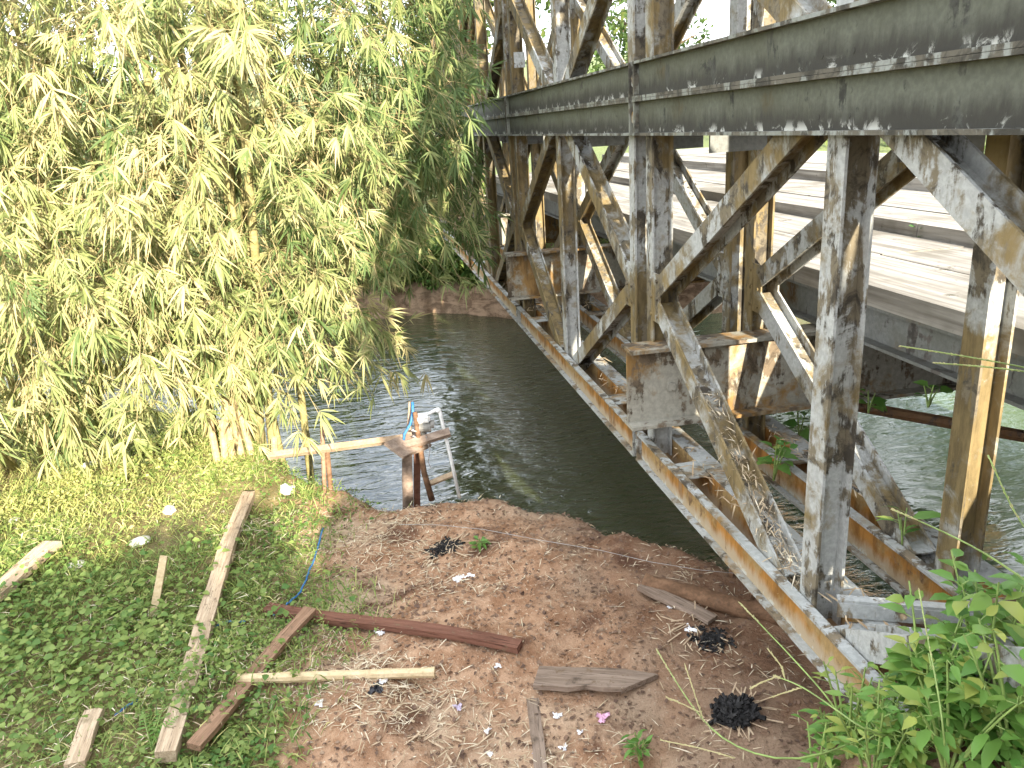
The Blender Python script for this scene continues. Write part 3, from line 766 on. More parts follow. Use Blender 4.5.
# straw and chips on the dirt
lm = LeafMesh(); X, Y = scatter(90000, -4.2, 1.7, 2.0, 5.6); d = np.interp(X, BX, BY)-Y
w = np.exp(-((X-(-.05))/.55)**2-((Y-2.9)/.9)**2)+.35*np.exp(-((X+.1)/.35)**2-((Y-4.2)/.5)**2)+.13
w = w*np.clip(.55+.75*fbm(X+3, Y, 2.4), .05, 1.3)
k = (rng.uniform(0, 1, len(X)) < w) & (d > .05); X, Y = X[k], Y[k]; n = len(X)
a = rng.uniform(0, 2*pi, n); D = np.stack([np.cos(a), np.sin(a), rng.uniform(-.12, .28, n)], 1); ll = rng.uniform(.02, .12, n)*rng.uniform(.4, 1, n)
lm.add(np.stack([X, Y, hgt(X, Y)+rng.uniform(.003, .014, n)+sm(-.4, -.8, X)*rng.uniform(0, .07, n)], 1), D, ll, rng.uniform(.0018, .0058, n), .1, np.clip(rng.normal(.62, .25, n), 0, 1), side=np.tile(np.array([[0, 0, .15]]), (n, 1))+np.cross(D, (0, 0, 1)))
tag(lm.build('straw_litter', M['straw']), 'pale dry straw and bamboo leaf litter strewn over the bare soil', 'litter', kind='stuff')
lm = LeafMesh(); X, Y = scatter(9000, -1.0, 2.0, 2.0, 4.8); d = np.interp(X, BX, BY)-Y; k = (d > 0); X, Y = X[k], Y[k]; n = len(X)
a = rng.uniform(0, 2*pi, n); D = np.stack([np.cos(a), np.sin(a), rng.uniform(-.2, .5, n)], 1); ll = rng.uniform(.008, .03, n)
lm.add(np.stack([X, Y, hgt(X, Y)+.004], 1), D, ll, ll*rng.uniform(.3, .8, n), .1, np.clip(rng.normal(.45, .3, n), 0, 1))
tag(lm.build('soil_crumbs', M['crumb']), 'small clods and dark chips lying on the bare soil', 'soil crumbs', kind='stuff')

# ------------------------------------------------------------------ boards, poles, rubbish on the clearing
def gboard(name, mat, a, c, w, t, label, cat, group=None, seg=8, wob=.06, cut=0.0, lift=0.0, zoff=None):
    """a board lying on the ground between two photo points"""
    p0 = G(*a); p1 = G(*c); n = seg
    zs = [float(hgt(*(p0+(p1-p0)*k)[:2]))-(p0+(p1-p0)*k)[2] for k in np.linspace(0, 1, 9)]
    up = max(0, np.percentile(zs, 70)); off = np.array([0, 0, up+t*.42+lift])
    q0, q1 = p0+off, p1+off; ln = np.linalg.norm(q1-q0); mid = (q0+q1)/2
    mb = MB(); mb.plank((-ln/2, 0, 0), (ln/2, 0, 0), w, t, seg=n, wob=wob, cut=cut)
    V = mb.v[0]; kx = V[:, 0]/ln; V[:, 1] += .012*ln*np.sin(kx*3+1)*(w/.08)**.5; V[:, 2] += .010*ln*np.sin(kx*5)
    ob = mb.build(name, mat, origin=(0, 0, 0)); dx = Vector((q1-q0)/ln); dy = Vector((0, 0, 1)).cross(dx).normalized(); dz = dx.cross(dy)
    tilt = Matrix.Rotation(random.uniform(-.12, .12), 4, 'X')
    ob.matrix_world = Matrix(((dx[0], dy[0], dz[0], mid[0]), (dx[1], dy[1], dz[1], mid[1]), (dx[2], dy[2], dz[2], mid[2]), (0, 0, 0, 1))) @ tilt
    return tag(ob, label, cat, group)
def gpole(name, mat, a, c, r, label, cat, group=None, nodes=0, bend=.02):
    p0 = G(*a); p1 = G(*c); n = 9; ks = np.linspace(0, 1, n)
    pts = p0+(p1-p0)[None]*ks[:, None]; pts[:, 2] = np.maximum(pts[:, 2], hgt(pts[:, 0], pts[:, 1]))+r*.6
    fit = np.polyfit(ks, pts[:, 2], 1); line = np.polyval(fit, ks); pts[:, 2] = line+np.max(pts[:, 2]-line)*.7
    rr = np.full(n, r)*(1+rng.uniform(-.05, .05, n))
    mb = MB()
    if nodes:
        P2, R2 = [], []
        for i in range(nodes*6+1):
            k = i/(nodes*6); P2.append([np.interp(k, ks, pts[:, j]) for j in range(3)]); R2.append(r*(1.14 if i % 6 == 0 else 1.0))
        mb.tube(P2, R2, 9)
    else: mb.tube(pts, rr, 8)
    return tag(mb.build(name, mat, smooth=False), label, cat, group)

gboard('plank', M['b_pale'], (166, 772), (254, 508), .08, .05, 'long pale weathered plank running up through the creepers on the left', 'plank', 'scattered planks', 14, lift=.035)
gboard('plank', M['b_brown'], (196, 762), (314, 624), .062, .028, 'narrow brown batten leaning over the grass with its top end near the dark red one', 'plank', 'scattered planks', 8, lift=.04)
gboard('plank', M['b_red'], (268, 610), (520, 655), .06, .032, 'long dark red batten lying from the grass onto the bare soil', 'plank', 'scattered planks', 10, lift=.006)
gboard('plank', M['b_grey'], (537, 682), (640, 690), .135, .022, 'short wide grey brown board with one end cut at an angle', 'plank', 'scattered planks', 6, .09, cut=-.07, lift=.012)
gboard('plank', M['b_grey'], (642, 590), (712, 626), .075, .02, 'grey board on the dark soil beside the logs under the bridge', 'plank', 'scattered planks', 6, lift=.01)
gboard('plank', M['b_pale'], (78, 778), (98, 722), .07, .03, 'short pale plank end at the bottom left edge among the creepers', 'plank', 'scattered planks', 4, lift=.03)
gboard('plank', M['b_pale'], (-12, 610), (56, 552), .10, .04, 'bright sunlit plank at the far left edge in the grass', 'plank', 'scattered planks', 6, lift=.03)
gboard('plank', M['b_grey'], (533, 700), (540, 775), .05, .015, 'thin half buried board sticking down from below the wide board', 'plank', 'scattered planks', 6, lift=-.004)
gpole('bamboo_pole', M['bamboo_pole'], (240, 689), (436, 683), .021, 'pale dry bamboo pole lying at the border of grass and soil', 'pole', nodes=4)
p = G(150, 618); q = at_y(164, 556, p[1]+.10)
mb = MB(); mb.plank(p-(0, 0, .04), q, .035, .02, up=(0, -1, .3), seg=3, wob=.05); tag(mb.build('stake', M['bamboo_pole']), 'pale split stake leaning in the grass', 'stake')
# rotten logs holding the bank under the truss
def glog(a, c, r, label):
    p0 = G(*a); p1 = G(*c); n = 12; ks = np.linspace(0, 1, n); pts = p0+(p1-p0)[None]*ks[:, None]+rng.normal(0, r*.10, (n, 3)); pts[:, 2] += r*.15
    mb = MB(); mb.tube(pts, r*(1+rng.uniform(-.14, .14, n)), 10); tag(mb.build('log', M['log'], smooth=True), label, 'log', 'logs along the bank')
glog((645, 584), (782, 620), .045, 'long rotten brown log below the rusty lower chord')
for (x, y, h, lab) in ((752, 600, .16, 'short dark stake standing against the log under the chord'), (731, 577, .20, 'short thin stake standing behind the rotten log')):
    p = G(x, y); mb = MB(); mb.tube([p-(0, 0, .05), p+(.01, 0, h)], .014, 6); tag(mb.build('stake', M['log']), lab, 'stake')

# blue rope in loose runs
def rope(pts, label):
    P = [G(x, y, .028) for x, y in pts]; k = np.linspace(0, 1, len(P)); kk = np.linspace(0, 1, len(P)*6)
    Q = np.stack([np.interp(kk, k, [p[i] for p in P]) for i in range(3)], 1); Q[1:-1] = (Q[:-2]+Q[1:-1]+Q[2:])/3
    Q += rng.normal(0, .002, Q.shape); mb = MB(); mb.tube(Q, .0055, 6); tag(mb.build('blue_rope', M['blue'], smooth=True), label, 'rope', 'lengths of blue rope')
rope([(324, 533), (316, 562), (308, 582), (300, 600), (286, 612), (274, 620)], 'curved blue rope lying at the edge of the creepers')
rope([(246, 627), (224, 628), (212, 636), (204, 654)], 'blue rope crossing the long pale plank')
rope([(140, 705), (128, 714), (116, 722)], 'short blue rope end among the creepers')
rope([(84, 748), (76, 762), (66, 778)], 'blue rope beside the short plank end at the bottom left')

# scraps: crumpled film
def scrap(x, y, s, mat, label, name='plastic_scrap', cat='litter', flat=.4, group='plastic scraps'):
    p = G(x, y); bm = bmesh.new()
    if name == 'plastic_scrap':
        bmesh.ops.create_grid(bm, x_segments=7, y_segments=7, size=s*1.15)
        for v in bm.verts:
            a = math.atan2(v.co.y, v.co.x); f = .75+.3*sin(3*a+s*900)+random.uniform(-.25, .25)
            v.co.x *= f; v.co.y *= f*.8; v.co.z = .004+abs(random.gauss(0, s*.22))
        bmesh.ops.solidify(bm, geom=bm.faces[:], thickness=.0012)
    else: bmesh.ops.create_icosphere(bm, subdivisions=2, radius=s)
    for v in (bm.verts if name != 'plastic_scrap' else ()):
        v.co *= random.uniform(.75, 1.2); v.co.z *= flat; v.co.x *= 1.35; v.co.z += s*flat*.5
    me = bpy.data.meshes.new(name); bm.to_mesh(me); bm.free(); me.materials.append(mat)
    ob = bpy.data.objects.new(name, me); COL.objects.link(ob); ob.location = p; ob.rotation_euler = (0, 0, random.uniform(0, 6)); return tag(ob, label, cat, group)
scrap(459, 580, .032, M['bag'], 'largest white plastic scrap just below the ash heap'); scrap(470, 577, .02, M['bag'], 'thin white scrap touching the largest one below the ash heap')
scrap(377, 690, .032, M['black'], 'crumpled black plastic under the bamboo pole'); scrap(382, 683, .018, M['bag'], 'white scrap lying on the bamboo pole')
scrap(381, 635, .022, M['bag'], 'white scrap touching the dark red batten')
scrap(498, 667, .015, M['bag'], 'small white scrap below the end of the dark red batten')
scrap(487, 732, .014, M['bag'], 'tiny white scrap on bare soil beside dark crumbs'); scrap(490, 755, .015, M['bag'], 'tiny white scrap nearest the bottom edge')
scrap(557, 718, .018, M['bag'], 'white scrap below the wide cut board'); scrap(580, 735, .011, M['bag'], 'tiny white fleck right of the half buried board'); scrap(564, 750, .016, M['bag'], 'white scrap between straw near the bottom')
scrap(602, 720, .026, M['pink'], 'pink plastic scrap on the soil below the wide board'); scrap(458, 709, .02, M['mauve'], 'mauve plastic scrap in the straw')
scrap(536, 755, .014, M['mauve'], 'greyish scrap beside the half buried board'); scrap(493, 643, .03, M['ash'], 'grey and black burnt wrapper behind the dark red batten')
scrap(672, 608, .02, M['bag'], 'white scrap in the ash beside the grey board'); scrap(690, 632, .025, M['bag'], 'white paper scraps on the second ash patch')
scrap(320, 705, .02, M['bag'], 'dull white scrap in the grass below the bamboo pole')
for (x, y, s, lab) in [(90, 467, .045, 'larger white stone in the sunlit grass'), (115, 446, .032, 'small white stone above the larger one in the sunlit grass'), (140, 545, .045, 'flat white stone near the split stake'), (170, 512, .04, 'upright white stone in the sunlit grass near the shade edge'), (75, 568, .04, 'white stone beside the left sunlit plank'), (288, 493, .055, 'pale stone in the shaded creepers near the rail'), (15, 522, .03, 'white stone at the left edge')]:
    scrap(x, y, s, M['stone'], lab, 'stone', 'stone', .6, 'pale stones')

# burnt heaps
def heap(x, y, r, n, label, mat, spikes=False):
    p = G(x, y); mb = MB()
    for _ in range(n):
        a = random.uniform(0, 2*pi); rr = r*abs(random.gauss(0, .55)) if not spikes else r*random.uniform(0, 1)**.7; rr = min(rr, r*.9); c = p+np.array([rr*cos(a), rr*sin(a)*.75, 0]); c[2] = float(hgt(c[0], c[1]))+.003+(.02 if spikes else .010)*(1-rr/r)*random.uniform(.1, 1)
        b2 = random.uniform(0, 2*pi); l = random.uniform(.006, .022)*(1.6 if spikes else 1)
        d = unit((cos(b2), sin(b2), random.uniform(-.2, .9 if spikes else .4))); mb.plank(c, c+d*l*1.6, l*.45, l*.3, up=unit(rng.normal(0, 1, 3)), wob=.1)
    t = mb.build('burnt_heap', mat); return tag(t, label, 'ash heap', 'burnt heaps')
heap(445, 549, .10, 420, 'black charcoal heap in dry straw near the top of the clearing', M['char']); heap(735, 714, .075, 460, 'spiky black burnt bundle with wood chips round it on the dark soil', M['char'], True)
heap(712, 640, .10, 260, 'flat dark ash patch next to the white scraps under the truss', M['char'])
def chips(x, y, r0, r1, n, label):
    p = G(x, y); mb = MB()
    for _ in range(n):
        a = random.uniform(0, 2*pi); rr = random.uniform(r0, r1); c = onground(p[0]+rr*cos(a), p[1]+rr*sin(a)*.8, .012); d = unit((cos(a)+random.uniform(-.6, .6), sin(a)+random.uniform(-.6, .6), random.uniform(-.05, .15)))
        l = random.uniform(.02, .10); mb.plank(c-d*l/2, c+d*l/2, random.uniform(.002, .007), .003, seg=2, wob=.35)
    tag(mb.build('wood_chips', M['wood_pale']), label, 'wood chips', kind='stuff')
chips(735, 714, .08, .15, 26, 'pale split wood chips ringed round the black bundle')
chips(690, 628, .02, .2, 22, 'pale chips in the ash under the truss'); chips(420, 740, .0, .28, 26, 'pale split bamboo slivers near the bottom of the clearing')
chips(330, 640, .0, .3, 22, 'pale slivers at the border of grass and soil')

chips(445, 549, .03, .2, 40, 'dry straw slivers over the charcoal heap')
# thin wire across the clearing
P = [G(x, y, .05) for x, y in [(400, 532), (440, 533), (485, 538), (540, 549), (600, 560), (650, 571), (700, 580), (752, 584)]]
mb = MB(); mb.tube(P, .0014, 5); tag(mb.build('wire', M['wire'], smooth=True), 'thin grey wire stretched across the bare soil towards the short stake', 'wire')

# ------------------------------------------------------------------ the pump on its stand
YP = 4.78
def py(x, y, dy=0.0): return at_y(x, y, YP+dy)
base = at_y(412, 497, YP); base = onground(base[0], base[1])
st_ = thing('pump_stand', tuple(base), 'rough wooden stand of posts and boards at the water edge carrying the white pump', 'stand')
def post(pts, r, mat, name, par=st_, sq=False, n=7):
    mb = MB()
    if sq: mb.plank(pts[0], pts[-1], r*2, r*1.4, up=(0, -1, 0), seg=4, wob=.05)
    else: mb.tube(pts, r, n)
    return mb.build(name, mat, parent=par, smooth=not sq)
post([py(408, 512), py(407, 444)], .033, M['wood_grey'], 'post', sq=True)
post([py(417, 508, .1), py(417, 446, .1)], .022, M['wood_red'], 'post', sq=True)
post([py(405, 500, .12), py(411, 402, .12)], .016, M['wood_grey'], 'post', sq=True)
post([py(432, 500, -.03), py(424, 472, -.03), py(419, 440, 0), py(415, 412, .02)], np.array([.022, .019, .018, .015]), M['log'], 'crooked_post')
mb = MB(); mb.plank(py(394, 451, -.10), py(422, 439, .10), .17, .022, up=(.1, -.45, .9), seg=3, wob=.04); mb.build('platform_board', M['wood_grey'], parent=st_)
mb = MB(); mb.plank(py(404, 446, -.02), py(450, 432, -.02), .055, .03, up=(0, -.5, .8), seg=4, wob=.04); mb.build('cross_board', M['wood_grey'], parent=st_)
mb = MB(); mb.plank(py(428, 484, .05), py(456, 473, .05), .035, .02, up=(0, -.5, .8), seg=3, wob=.04); mb.build('brace', M['wood_pale'], parent=st_)
mb = MB(); mb.plank(at_y(268, 456, YP+.15), at_y(405, 438, YP+.06), .042, .03, up=(0, -.5, .8), seg=8, wob=.07)
tag(mb.build('rail', M['rail']), 'long pale plank rail from the bamboo to the pump stand over the water edge', 'rail')
for (a, c, r, lab) in (((328, 482), (327, 449), .017, 'dark brown short post propping the plank rail'), ((319, 474), (322, 424), .015, 'thin slanting post behind the plank rail beside the bamboo')):
    mb = MB(); mb.tube([at_y(*a, YP+.2)-(0, 0, .35), at_y(*c, YP+.2)], r, 7); tag(mb.build('rail_post', M['log'] if r > .016 else M['wood_brown'], smooth=True), lab, 'post')
mb = MB()
for (x, y, dy, r) in ((407, 447, 0, .04), (407.5, 452, 0, .041), (416, 430, .02, .03), (417, 436, .03, .03)):
    c = py(x, y, dy); A = [c+np.array([r*cos(t), r*.8*sin(t), .004*sin(2*t)]) for t in np.linspace(0, 2*pi, 14)]; mb.tube(A, .004, 5)
mb.tube([py(426, 436, -.03), py(430, 450, -.03), py(428, 462, -.03), py(431, 468, -.03)], .003, 5)
mb.build('rope_tie', M['wire'], parent=st_)
pc = py(423, 423, .03)
pu = thing('water_pump', tuple(pc-(0, 0, .06)), 'white topped electric water pump strapped on the wooden stand', 'pump')
bmv = MB(); 
def rbox(c, h, mat, name, par, bev=.012):
    bm = bmesh.new(); bmesh.ops.create_cube(bm, size=2.0)
    for v in bm.verts: v.co = Vector((v.co.x*h[0], v.co.y*h[1], v.co.z*h[2]))
    bmesh.ops.bevel(bm, geom=bm.edges[:], offset=bev, segments=2, affect='EDGES')
    me = bpy.data.meshes.new(name); bm.to_mesh(me); bm.free(); me.materials.append(mat)
    ob = bpy.data.objects.new(name, me); COL.objects.link(ob); ob.parent = par; ob.location = Vector(c)-Vector(WLOC[par.name]); return ob
rbox(py(423, 418, .03), (.043, .04, .026), M['white'], 'cover', pu)
mb = MB(); a_ = py(417.5, 427, .03); c_ = py(431, 427, .03); mb.tube([a_, c_], .034, 14)
for k in np.linspace(.12, .88, 8): mb.tube([a_+(c_-a_)*(k-.02), a_+(c_-a_)*(k+.02)], .037, 14)
mb.build('motor', M['pump'], parent=pu)
mb = MB(); mb.tube([py(430, 424, .02), py(434, 424, .02)], .028, 12); mb.tube([py(424, 432, .03), py(424, 437, .03)], .018, 8); mb.build('pump_head', M['pump'], parent=pu)
mb = MB(); mb.tube([py(428, 414, .02), py(433, 411.5, .02), py(437.5, 409, .02), py(439.5, 410.5, .01), py(441, 417, .01), py(450, 455, -.01), py(459.5, 498, -.03)], .0118, 10)
for a2, c2 in ((py(437, 409.2, .02), py(440, 411.5, .01)),): mb.tube([a2, c2], .017, 10)
tag(mb.build('white_pipe', M['white'], smooth=True), 'white plastic pipe bent down from the pump to the bank', 'pipe')
mb = MB(); mb.tube([py(412.5, 402, .09), py(413, 412, .06), py(410.5, 424, .05), py(404.5, 434, .04), py(403, 446, .02)], [.010, .010, .009, .009, .008], 8)
tag(mb.build('blue_hose', M['blue'], smooth=True), 'blue hose tied down the tall post beside the pump', 'hose')

# ------------------------------------------------------------------ weeds, vines and grass stalks by the bridge
OV = ((0, .06), (.12, .72), (.38, 1.0), (.68, .66), (1.0, 0))
OV4 = ((0, .08), (.25, .95), (.6, .85), (1.0, 0))
def weed(name, p, h, n, ll, wr, label, cat, group, lean=(0, 0), tint=.4, prof=OV4, nst=3):
    p = np.array(p, float); t = thing(name, tuple(p), label, cat, group); mb = MB(); lm = LeafMesh()
    B, D, Ln = [], [], []
    for s in range(nst):
        a = random.uniform(0, 2*pi); tip = p+np.array([lean[0]+.35*h*cos(a)*random.uniform(.1, 1), lean[1]+.35*h*sin(a)*random.uniform(.1, 1), h*random.uniform(.6, 1)])
        ks = np.linspace(0, 1, 6); mid = (p+tip)/2+np.array([0, 0, h*.12]); pts = (p[None]*((1-ks)**2)[:, None]+2*mid[None]*(ks*(1-ks))[:, None]+tip[None]*(ks**2)[:, None])
        mb.tube(pts, np.linspace(.0048, .002, 6), 5, 0, False)
        for j in range(n//nst):
            k = random.uniform(.2, 1); c = np.array([np.interp(k, ks, pts[:, i]) for i in range(3)]); b2 = j*2.4+random.uniform(-.4, .4)
            d = unit((cos(b2), sin(b2), random.uniform(-.15, .7))); e = c+d*.02
            mb.tube([c, (c+e)/2, e], .0014, 3, 0, False); B.append(e); D.append(d); Ln.append(ll*random.uniform(.5, 1.2)*(1.1-.5*abs(k-.5)))
    Ln = np.array(Ln); n2 = len(B)
    lm.add(np.array(B), np.array(D), Ln, Ln*wr*rng.uniform(.85, 1.15, n2), rng.uniform(.1, .55, n2), np.clip(rng.normal(tint, .2, n2), 0, 1), prof=prof)
    mb.build('stem', M['gstem'], parent=t, smooth=True); lm.build('leaves', M['weed'], parent=t); return t
WG = 'weeds at the foot of the bridge'
def wp(x, y, Y): q = at_y(x, y, Y); return (q[0], q[1], float(hgt(q[0], q[1]))-.01)
weeds = [(880, 745, 1.36, .34, 30, .075, .42, 'weed with narrow leaves against the near end of the lower chord'), (925, 720, 1.34, .48, 34, .10, .5, 'tall broad leaved weed in front of the bracing angle'), (985, 700, 1.33, .62, 36, .12, .5, 'tallest broad leaved weed at the right edge'),
         (955, 760, 1.25, .32, 34, .085, .55, 'bushy weed at the bottom right corner'), (1015, 760, 1.22, .45, 30, .10, .5, 'weed cut by the right edge near the bottom'), (905, 775, 1.28, .26, 30, .07, .5, 'low weed with rounded leaves at the bottom edge'), (850, 775, 1.45, .16, 16, .06, .35, 'small weed left of the chord end'), (1000, 640, 1.7, .5, 26, .11, .5, 'weed behind the bracing angle at the right edge'), (940, 690, 1.5, .36, 26, .09, .5, 'middle weed between the chord end and the tall one')]
for (x, y, Y, h, n, ll, wr, lab) in weeds:
    weed('weed', wp(x, y, Y), h*.72, n*4, ll*.62, wr, lab, 'weed', WG, tint=random.uniform(.3, .6), nst=8)
for (X, Y, h, n, ll, wr, lab) in [(1.10, 1.60, .40, 60, .05, .4, 'short weed at the point where the chord enters the plants'), (1.00, 1.50, .44, 60, .055, .4, 'bright weed left of the chord end'), (1.12, 1.52, .42, 60, .055, .4, 'low bushy weed before the bracing angle where the chord disappears'), (1.06, 1.46, .52, 60, .06, .35, 'narrow leaved weed standing against the lower chord flange'), (1.02, 1.30, .66, 80, .06, .35, 'weed hiding the near end of the lower chord'), (1.12, 1.20, .70, 90, .075, .45, 'leafy weed right of the one hiding the chord end'), (1.22, 1.14, .74, 90, .08, .5, 'broad leaved weed in the middle of the bottom right group'), (1.36, 1.12, .66, 70, .085, .5, 'broad leaved weed nearest the right edge at the bottom'), (1.30, 1.30, .50, 70, .07, .45, 'bushy weed under the bracing angle'), (1.0, 1.22, .42, 50, .045, .4, 'low leafy weed at the bottom edge left of the chord end'), (1.50, 1.36, .62, 60, .085, .5, 'tall weed over the bracing angle at the right edge')]:
    weed('weed', onground(X, Y, -.01), h*(.50 if X < 1.15 else .56), int(n*.72), ll*.85, wr, lab, 'weed', WG, tint=random.uniform(.4, .75), nst=8)
# low fill of clover-like leaves under them
lm = LeafMesh(); X, Y = scatter(9000, 1.12, 2.6, .8, 1.9); k = rng.uniform(0, 1, len(X)) < sm(1.12, 1.4, X+.25*(1.5-Y)); X, Y = X[k], Y[k]; n = len(X)
a = rng.uniform(0, 2*pi, n); D = np.stack([np.cos(a), np.sin(a), rng.uniform(0, 1.2, n)], 1); ll = rng.uniform(.02, .05, n)
lm.add(np.stack([X, Y, hgt(X, Y)+rng.uniform(.01, .16, n)], 1), D, ll, ll*.55, .35, np.clip(rng.normal(.35, .2, n), 0, 1)); tag(lm.build('undergrowth', M['weed']), 'low green undergrowth beneath the weeds at the bottom right', 'undergrowth', kind='stuff')
for (x, y, lab, h, Yv) in [(512, 492, 'small green tuft on the crest of the bank above the water', .09, None), (575, 507, 'tiny green tuft at the bank edge left of the chord', .06, None), (480, 549, 'tiny green sprout beside the charcoal heap', .06, None), (640, 764, 'thin green sprout at the bottom edge', .12, None), (478, 495, 'low sprout on the crest next to the white pipe', .05, None)]:
    weed('sprout', G(x, y), h, 26, .05, .4, lab, 'sprout', 'sprouts on the bare soil', nst=5, tint=.3)
# fern
p = G(152, 752); lm = LeafMesh(); mb = MB(); t = thing('fern', tuple(p), 'pale green fern between the long plank and the bottom left plank end', 'fern')
for a in (1.3, 2.2, .5):
    ks = np.linspace(0, 1, 12); pts = p+np.stack([.10*ks*cos(a), .20*ks*sin(a), .16*ks-.10*ks**2], 1); mb.tube(pts, .002, 4, 0, False)
    tgd = unit(pts[-1]-pts[0])
    for s in (-1, 1):
        sd = unit(np.cross(tgd, (0, 0, 1)))*s; B = np.repeat(pts[1:], 1, 0); D = np.tile(sd+tgd*.4, (11, 1)); l = .06*(1-ks[1:]*.8); lm.add(B, D, l, l*.22, .2, .55)
mb.build('stem', M['gstem'], parent=t); lm.build('fronds', M['weed'], parent=t)
# vines and leaves caught on the truss
VG = 'vines on the truss'
for (x, y, X, h, n, ll, lab) in [(775, 450, 1.62, .24, 22, .075, 'vine with heart shaped leaves behind the nearest diagonal'), (800, 420, 2.0, .16, 12, .07, 'vine leaves hanging below the transom'), (870, 395, 2.1, .14, 9, .06, 'small vine leaves on the rusty stringer'), (930, 390, 2.1, .12, 6, .06, 'single vine spray before the bright vertical'), (905, 525, 1.72, .16, 7, .12, 'long leaved plant on the inner bottom chord'), (960, 560, 1.85, .12, 9, .06, 'leafy sprout at the foot of the bright vertical'), (825, 575, 1.33, .10, 8, .05, 'grass sprout at the foot of the near vertical'), (612, 330, 1.75, .25, 22, .07, 'green weed under the second bay of the truss'), (925, 232, 3.0, .08, 26, .06, 'small green weeds along the tread step of the deck')]:
    q = at_x(x, y, X); weed('vine', q-(0, 0, h*.6), h, n, ll, .75 if ll < .1 else .3, lab, 'vine', VG, tint=.3, nst=3)

def stalk(pts, label, heads=(), head_tip=.25, r=.0021, seedr=.0024):
    t = thing('grass_stalk', tuple(pts[0]), label, 'grass stalk', 'pale seeding grass stalks'); k = np.linspace(0, 1, len(pts)); kk = np.linspace(0, 1, 16)
    def curve(P):
        P = np.array(P); q = np.stack([np.interp(kk, np.linspace(0, 1, len(P)), P[:, i]) for i in range(3)], 1)
        for _ in range(3): q[1:-1] = (q[:-2]+q[1:-1]*2+q[2:])/4
        return q
    Q = curve(pts); mb = MB(); mb.tube(Q, np.linspace(r*1.3, r*.7, 16), 5); mb.build('stem', M['gstem'], parent=t, smooth=True)
    mb = MB()
    def seeds(A):
        mb.tube(A, r*.7, 4)
        for i in range(60):
            c = A[0]+(A[-1]-A[0])*0; f = random.uniform(0, 1); c = np.array([np.interp(f, np.linspace(0, 1, len(A)), A[:, j]) for j in range(3)]); d = unit(A[-1]-A[0])+rng.normal(0, .2, 3); d = unit(d)
            mb.tube([c, c+d*seedr*1.6, c+d*seedr*3.2], [seedr*.28, seedr*.5, seedr*.1], 5)
    i0 = int(16*(1-head_tip)); seeds(Q[i0:])
    for H in heads: seeds(curve(H))
    mb.build('seed_head', M['seed'], parent=t)
def D(x, y, dist):
    d = ray(x, y); return d*dist
stalk([wp(900, 790, 1.4), D(800, 768, 1.75), D(725, 745, 1.85), D(690, 705, 1.95), D(657, 650, 2.05)], 'forked pale grass stalk leaning left over the dark soil', heads=([D(704, 722, 1.92), D(695, 695, 1.95), D(685, 665, 1.97)], [D(735, 758, 1.85), D(700, 748, 1.88), D(660, 740, 1.9)], [D(700, 712, 1.9), D(680, 703, 1.9), D(668, 698, 1.92)]), head_tip=.4)
stalk([wp(905, 780, 1.35), D(870, 735, 1.7), D(830, 705, 1.8), D(800, 685, 1.85), D(775, 676, 1.9)], 'grass stalk with several seed branches in front of the lower chord end', heads=([D(785, 679, 1.88), D(783, 668, 1.9), D(767, 648, 1.92)], [D(776, 677, 1.88), D(762, 682, 1.9), D(752, 688, 1.9)], [D(803, 687, 1.85), D(787, 692, 1.86), D(772, 697, 1.88)]), head_tip=.1)
stalk([wp(945, 790, 1.2), D(945, 740, 1.6), D(938, 690, 1.65), D(928, 640, 1.7), D(919, 590, 1.75)], 'upright pale grass stalk rising before the weeds', head_tip=.6)
stalk([wp(860, 790, 1.4), D(835, 705, 1.85), D(790, 655, 1.95), D(740, 603, 2.05)], 'long thin grass stalk crossing the lower chord', head_tip=.15)
stalk([onground(2.0, .9), D(1130, 420, 1.65), D(1090, 385, 1.7), D(1040, 370, 1.7), D(970, 357, 1.7), D(900, 346, 1.7)], 'upper horizontal grass stalk reaching in from the right edge', head_tip=.35)
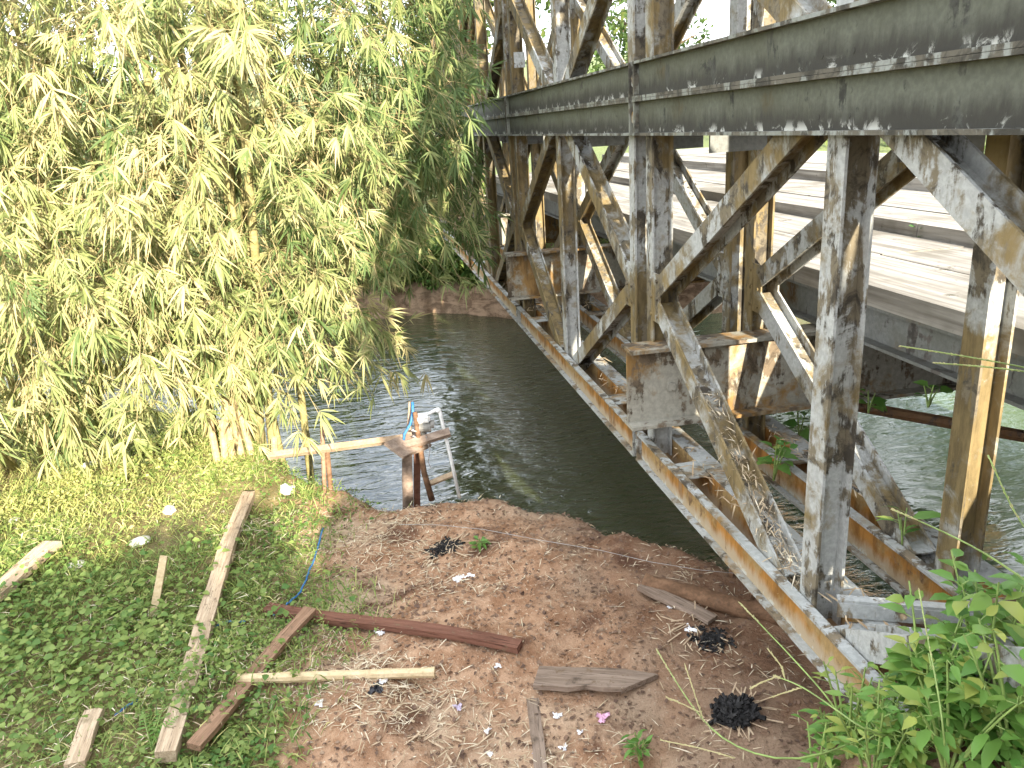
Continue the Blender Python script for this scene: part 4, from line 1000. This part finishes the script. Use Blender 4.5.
stalk([onground(1.95, .85), D(1130, 430, 1.55), D(1090, 395, 1.6), D(1050, 374, 1.6), D(990, 367, 1.6), D(935, 363, 1.6)], 'lower horizontal grass stalk reaching in from the right edge', head_tip=.35)
stalk([onground(1.8, 1.0), D(1060, 605, 1.6), D(990, 555, 1.65), D(940, 530, 1.67), D(894, 510, 1.7)], 'slanting grass stalk over the green water at right', head_tip=.15)
stalk([onground(1.75, 1.0), D(1050, 560, 1.55), D(1015, 515, 1.6), D(988, 455, 1.6)], 'grass stalk bent over the right water with pale head', head_tip=.4)

# dry stuff caught in the trough of the near diagonal and along the chords
lm = LeafMesh(); nb = 620
ya, za = PL/2-.10, z0; yb, zb_ = .175, zm-.03
tt = rng.uniform(0, 1, nb)**2.2*.62
yy = yj(0)+(PL-ya) + ((PL-yb)-(PL-ya))*tt; zz = LOWZ[0]+za+(zb_-za)*tt
xx = X1+MEMX+rng.uniform(-.04, .04, nb); dd = unit(np.array([0, (PL-yb)-(PL-ya), zb_-za]))
up_ = unit(np.cross((1, 0, 0), dd)); up_ = up_*np.sign(up_[2])
Pn = np.stack([xx, yy, zz], 1)+up_[None]*rng.uniform(.004, .03, nb)[:, None]
Dn = rng.normal(0, 1, (nb, 3))*np.array([.45, .9, .5])-dd[None]*.0; ll = rng.uniform(.015, .07, nb)
lm.add(Pn, Dn, ll, rng.uniform(.002, .006, nb), .15, np.clip(rng.normal(.45, .3, nb), 0, 1))
nb = 1500; X_ = np.where(rng.uniform(0, 1, nb) < .5, X1, X2)+rng.uniform(.06, .21, nb); Y_ = rng.uniform(1.2, 7.5, nb); keep = fbm(Y_*1.0, X_, 3.0) > -.1; X_, Y_ = X_[keep], Y_[keep]; nb = len(X_)
lm.add(np.stack([X_, Y_, np.full(nb, LOWZ[0]+CH+.008)+rng.uniform(0, .02, nb)], 1), rng.normal(0, 1, (nb, 3))*np.array([1, 1, .2]), rng.uniform(.02, .09, nb), rng.uniform(.003, .009, nb), .1, np.clip(rng.normal(.15, .3, nb), 0, 1))
tag(lm.build('dry_debris', M['straw']), 'dry straw and dead leaves caught in the troughs of the truss', 'debris', kind='stuff')
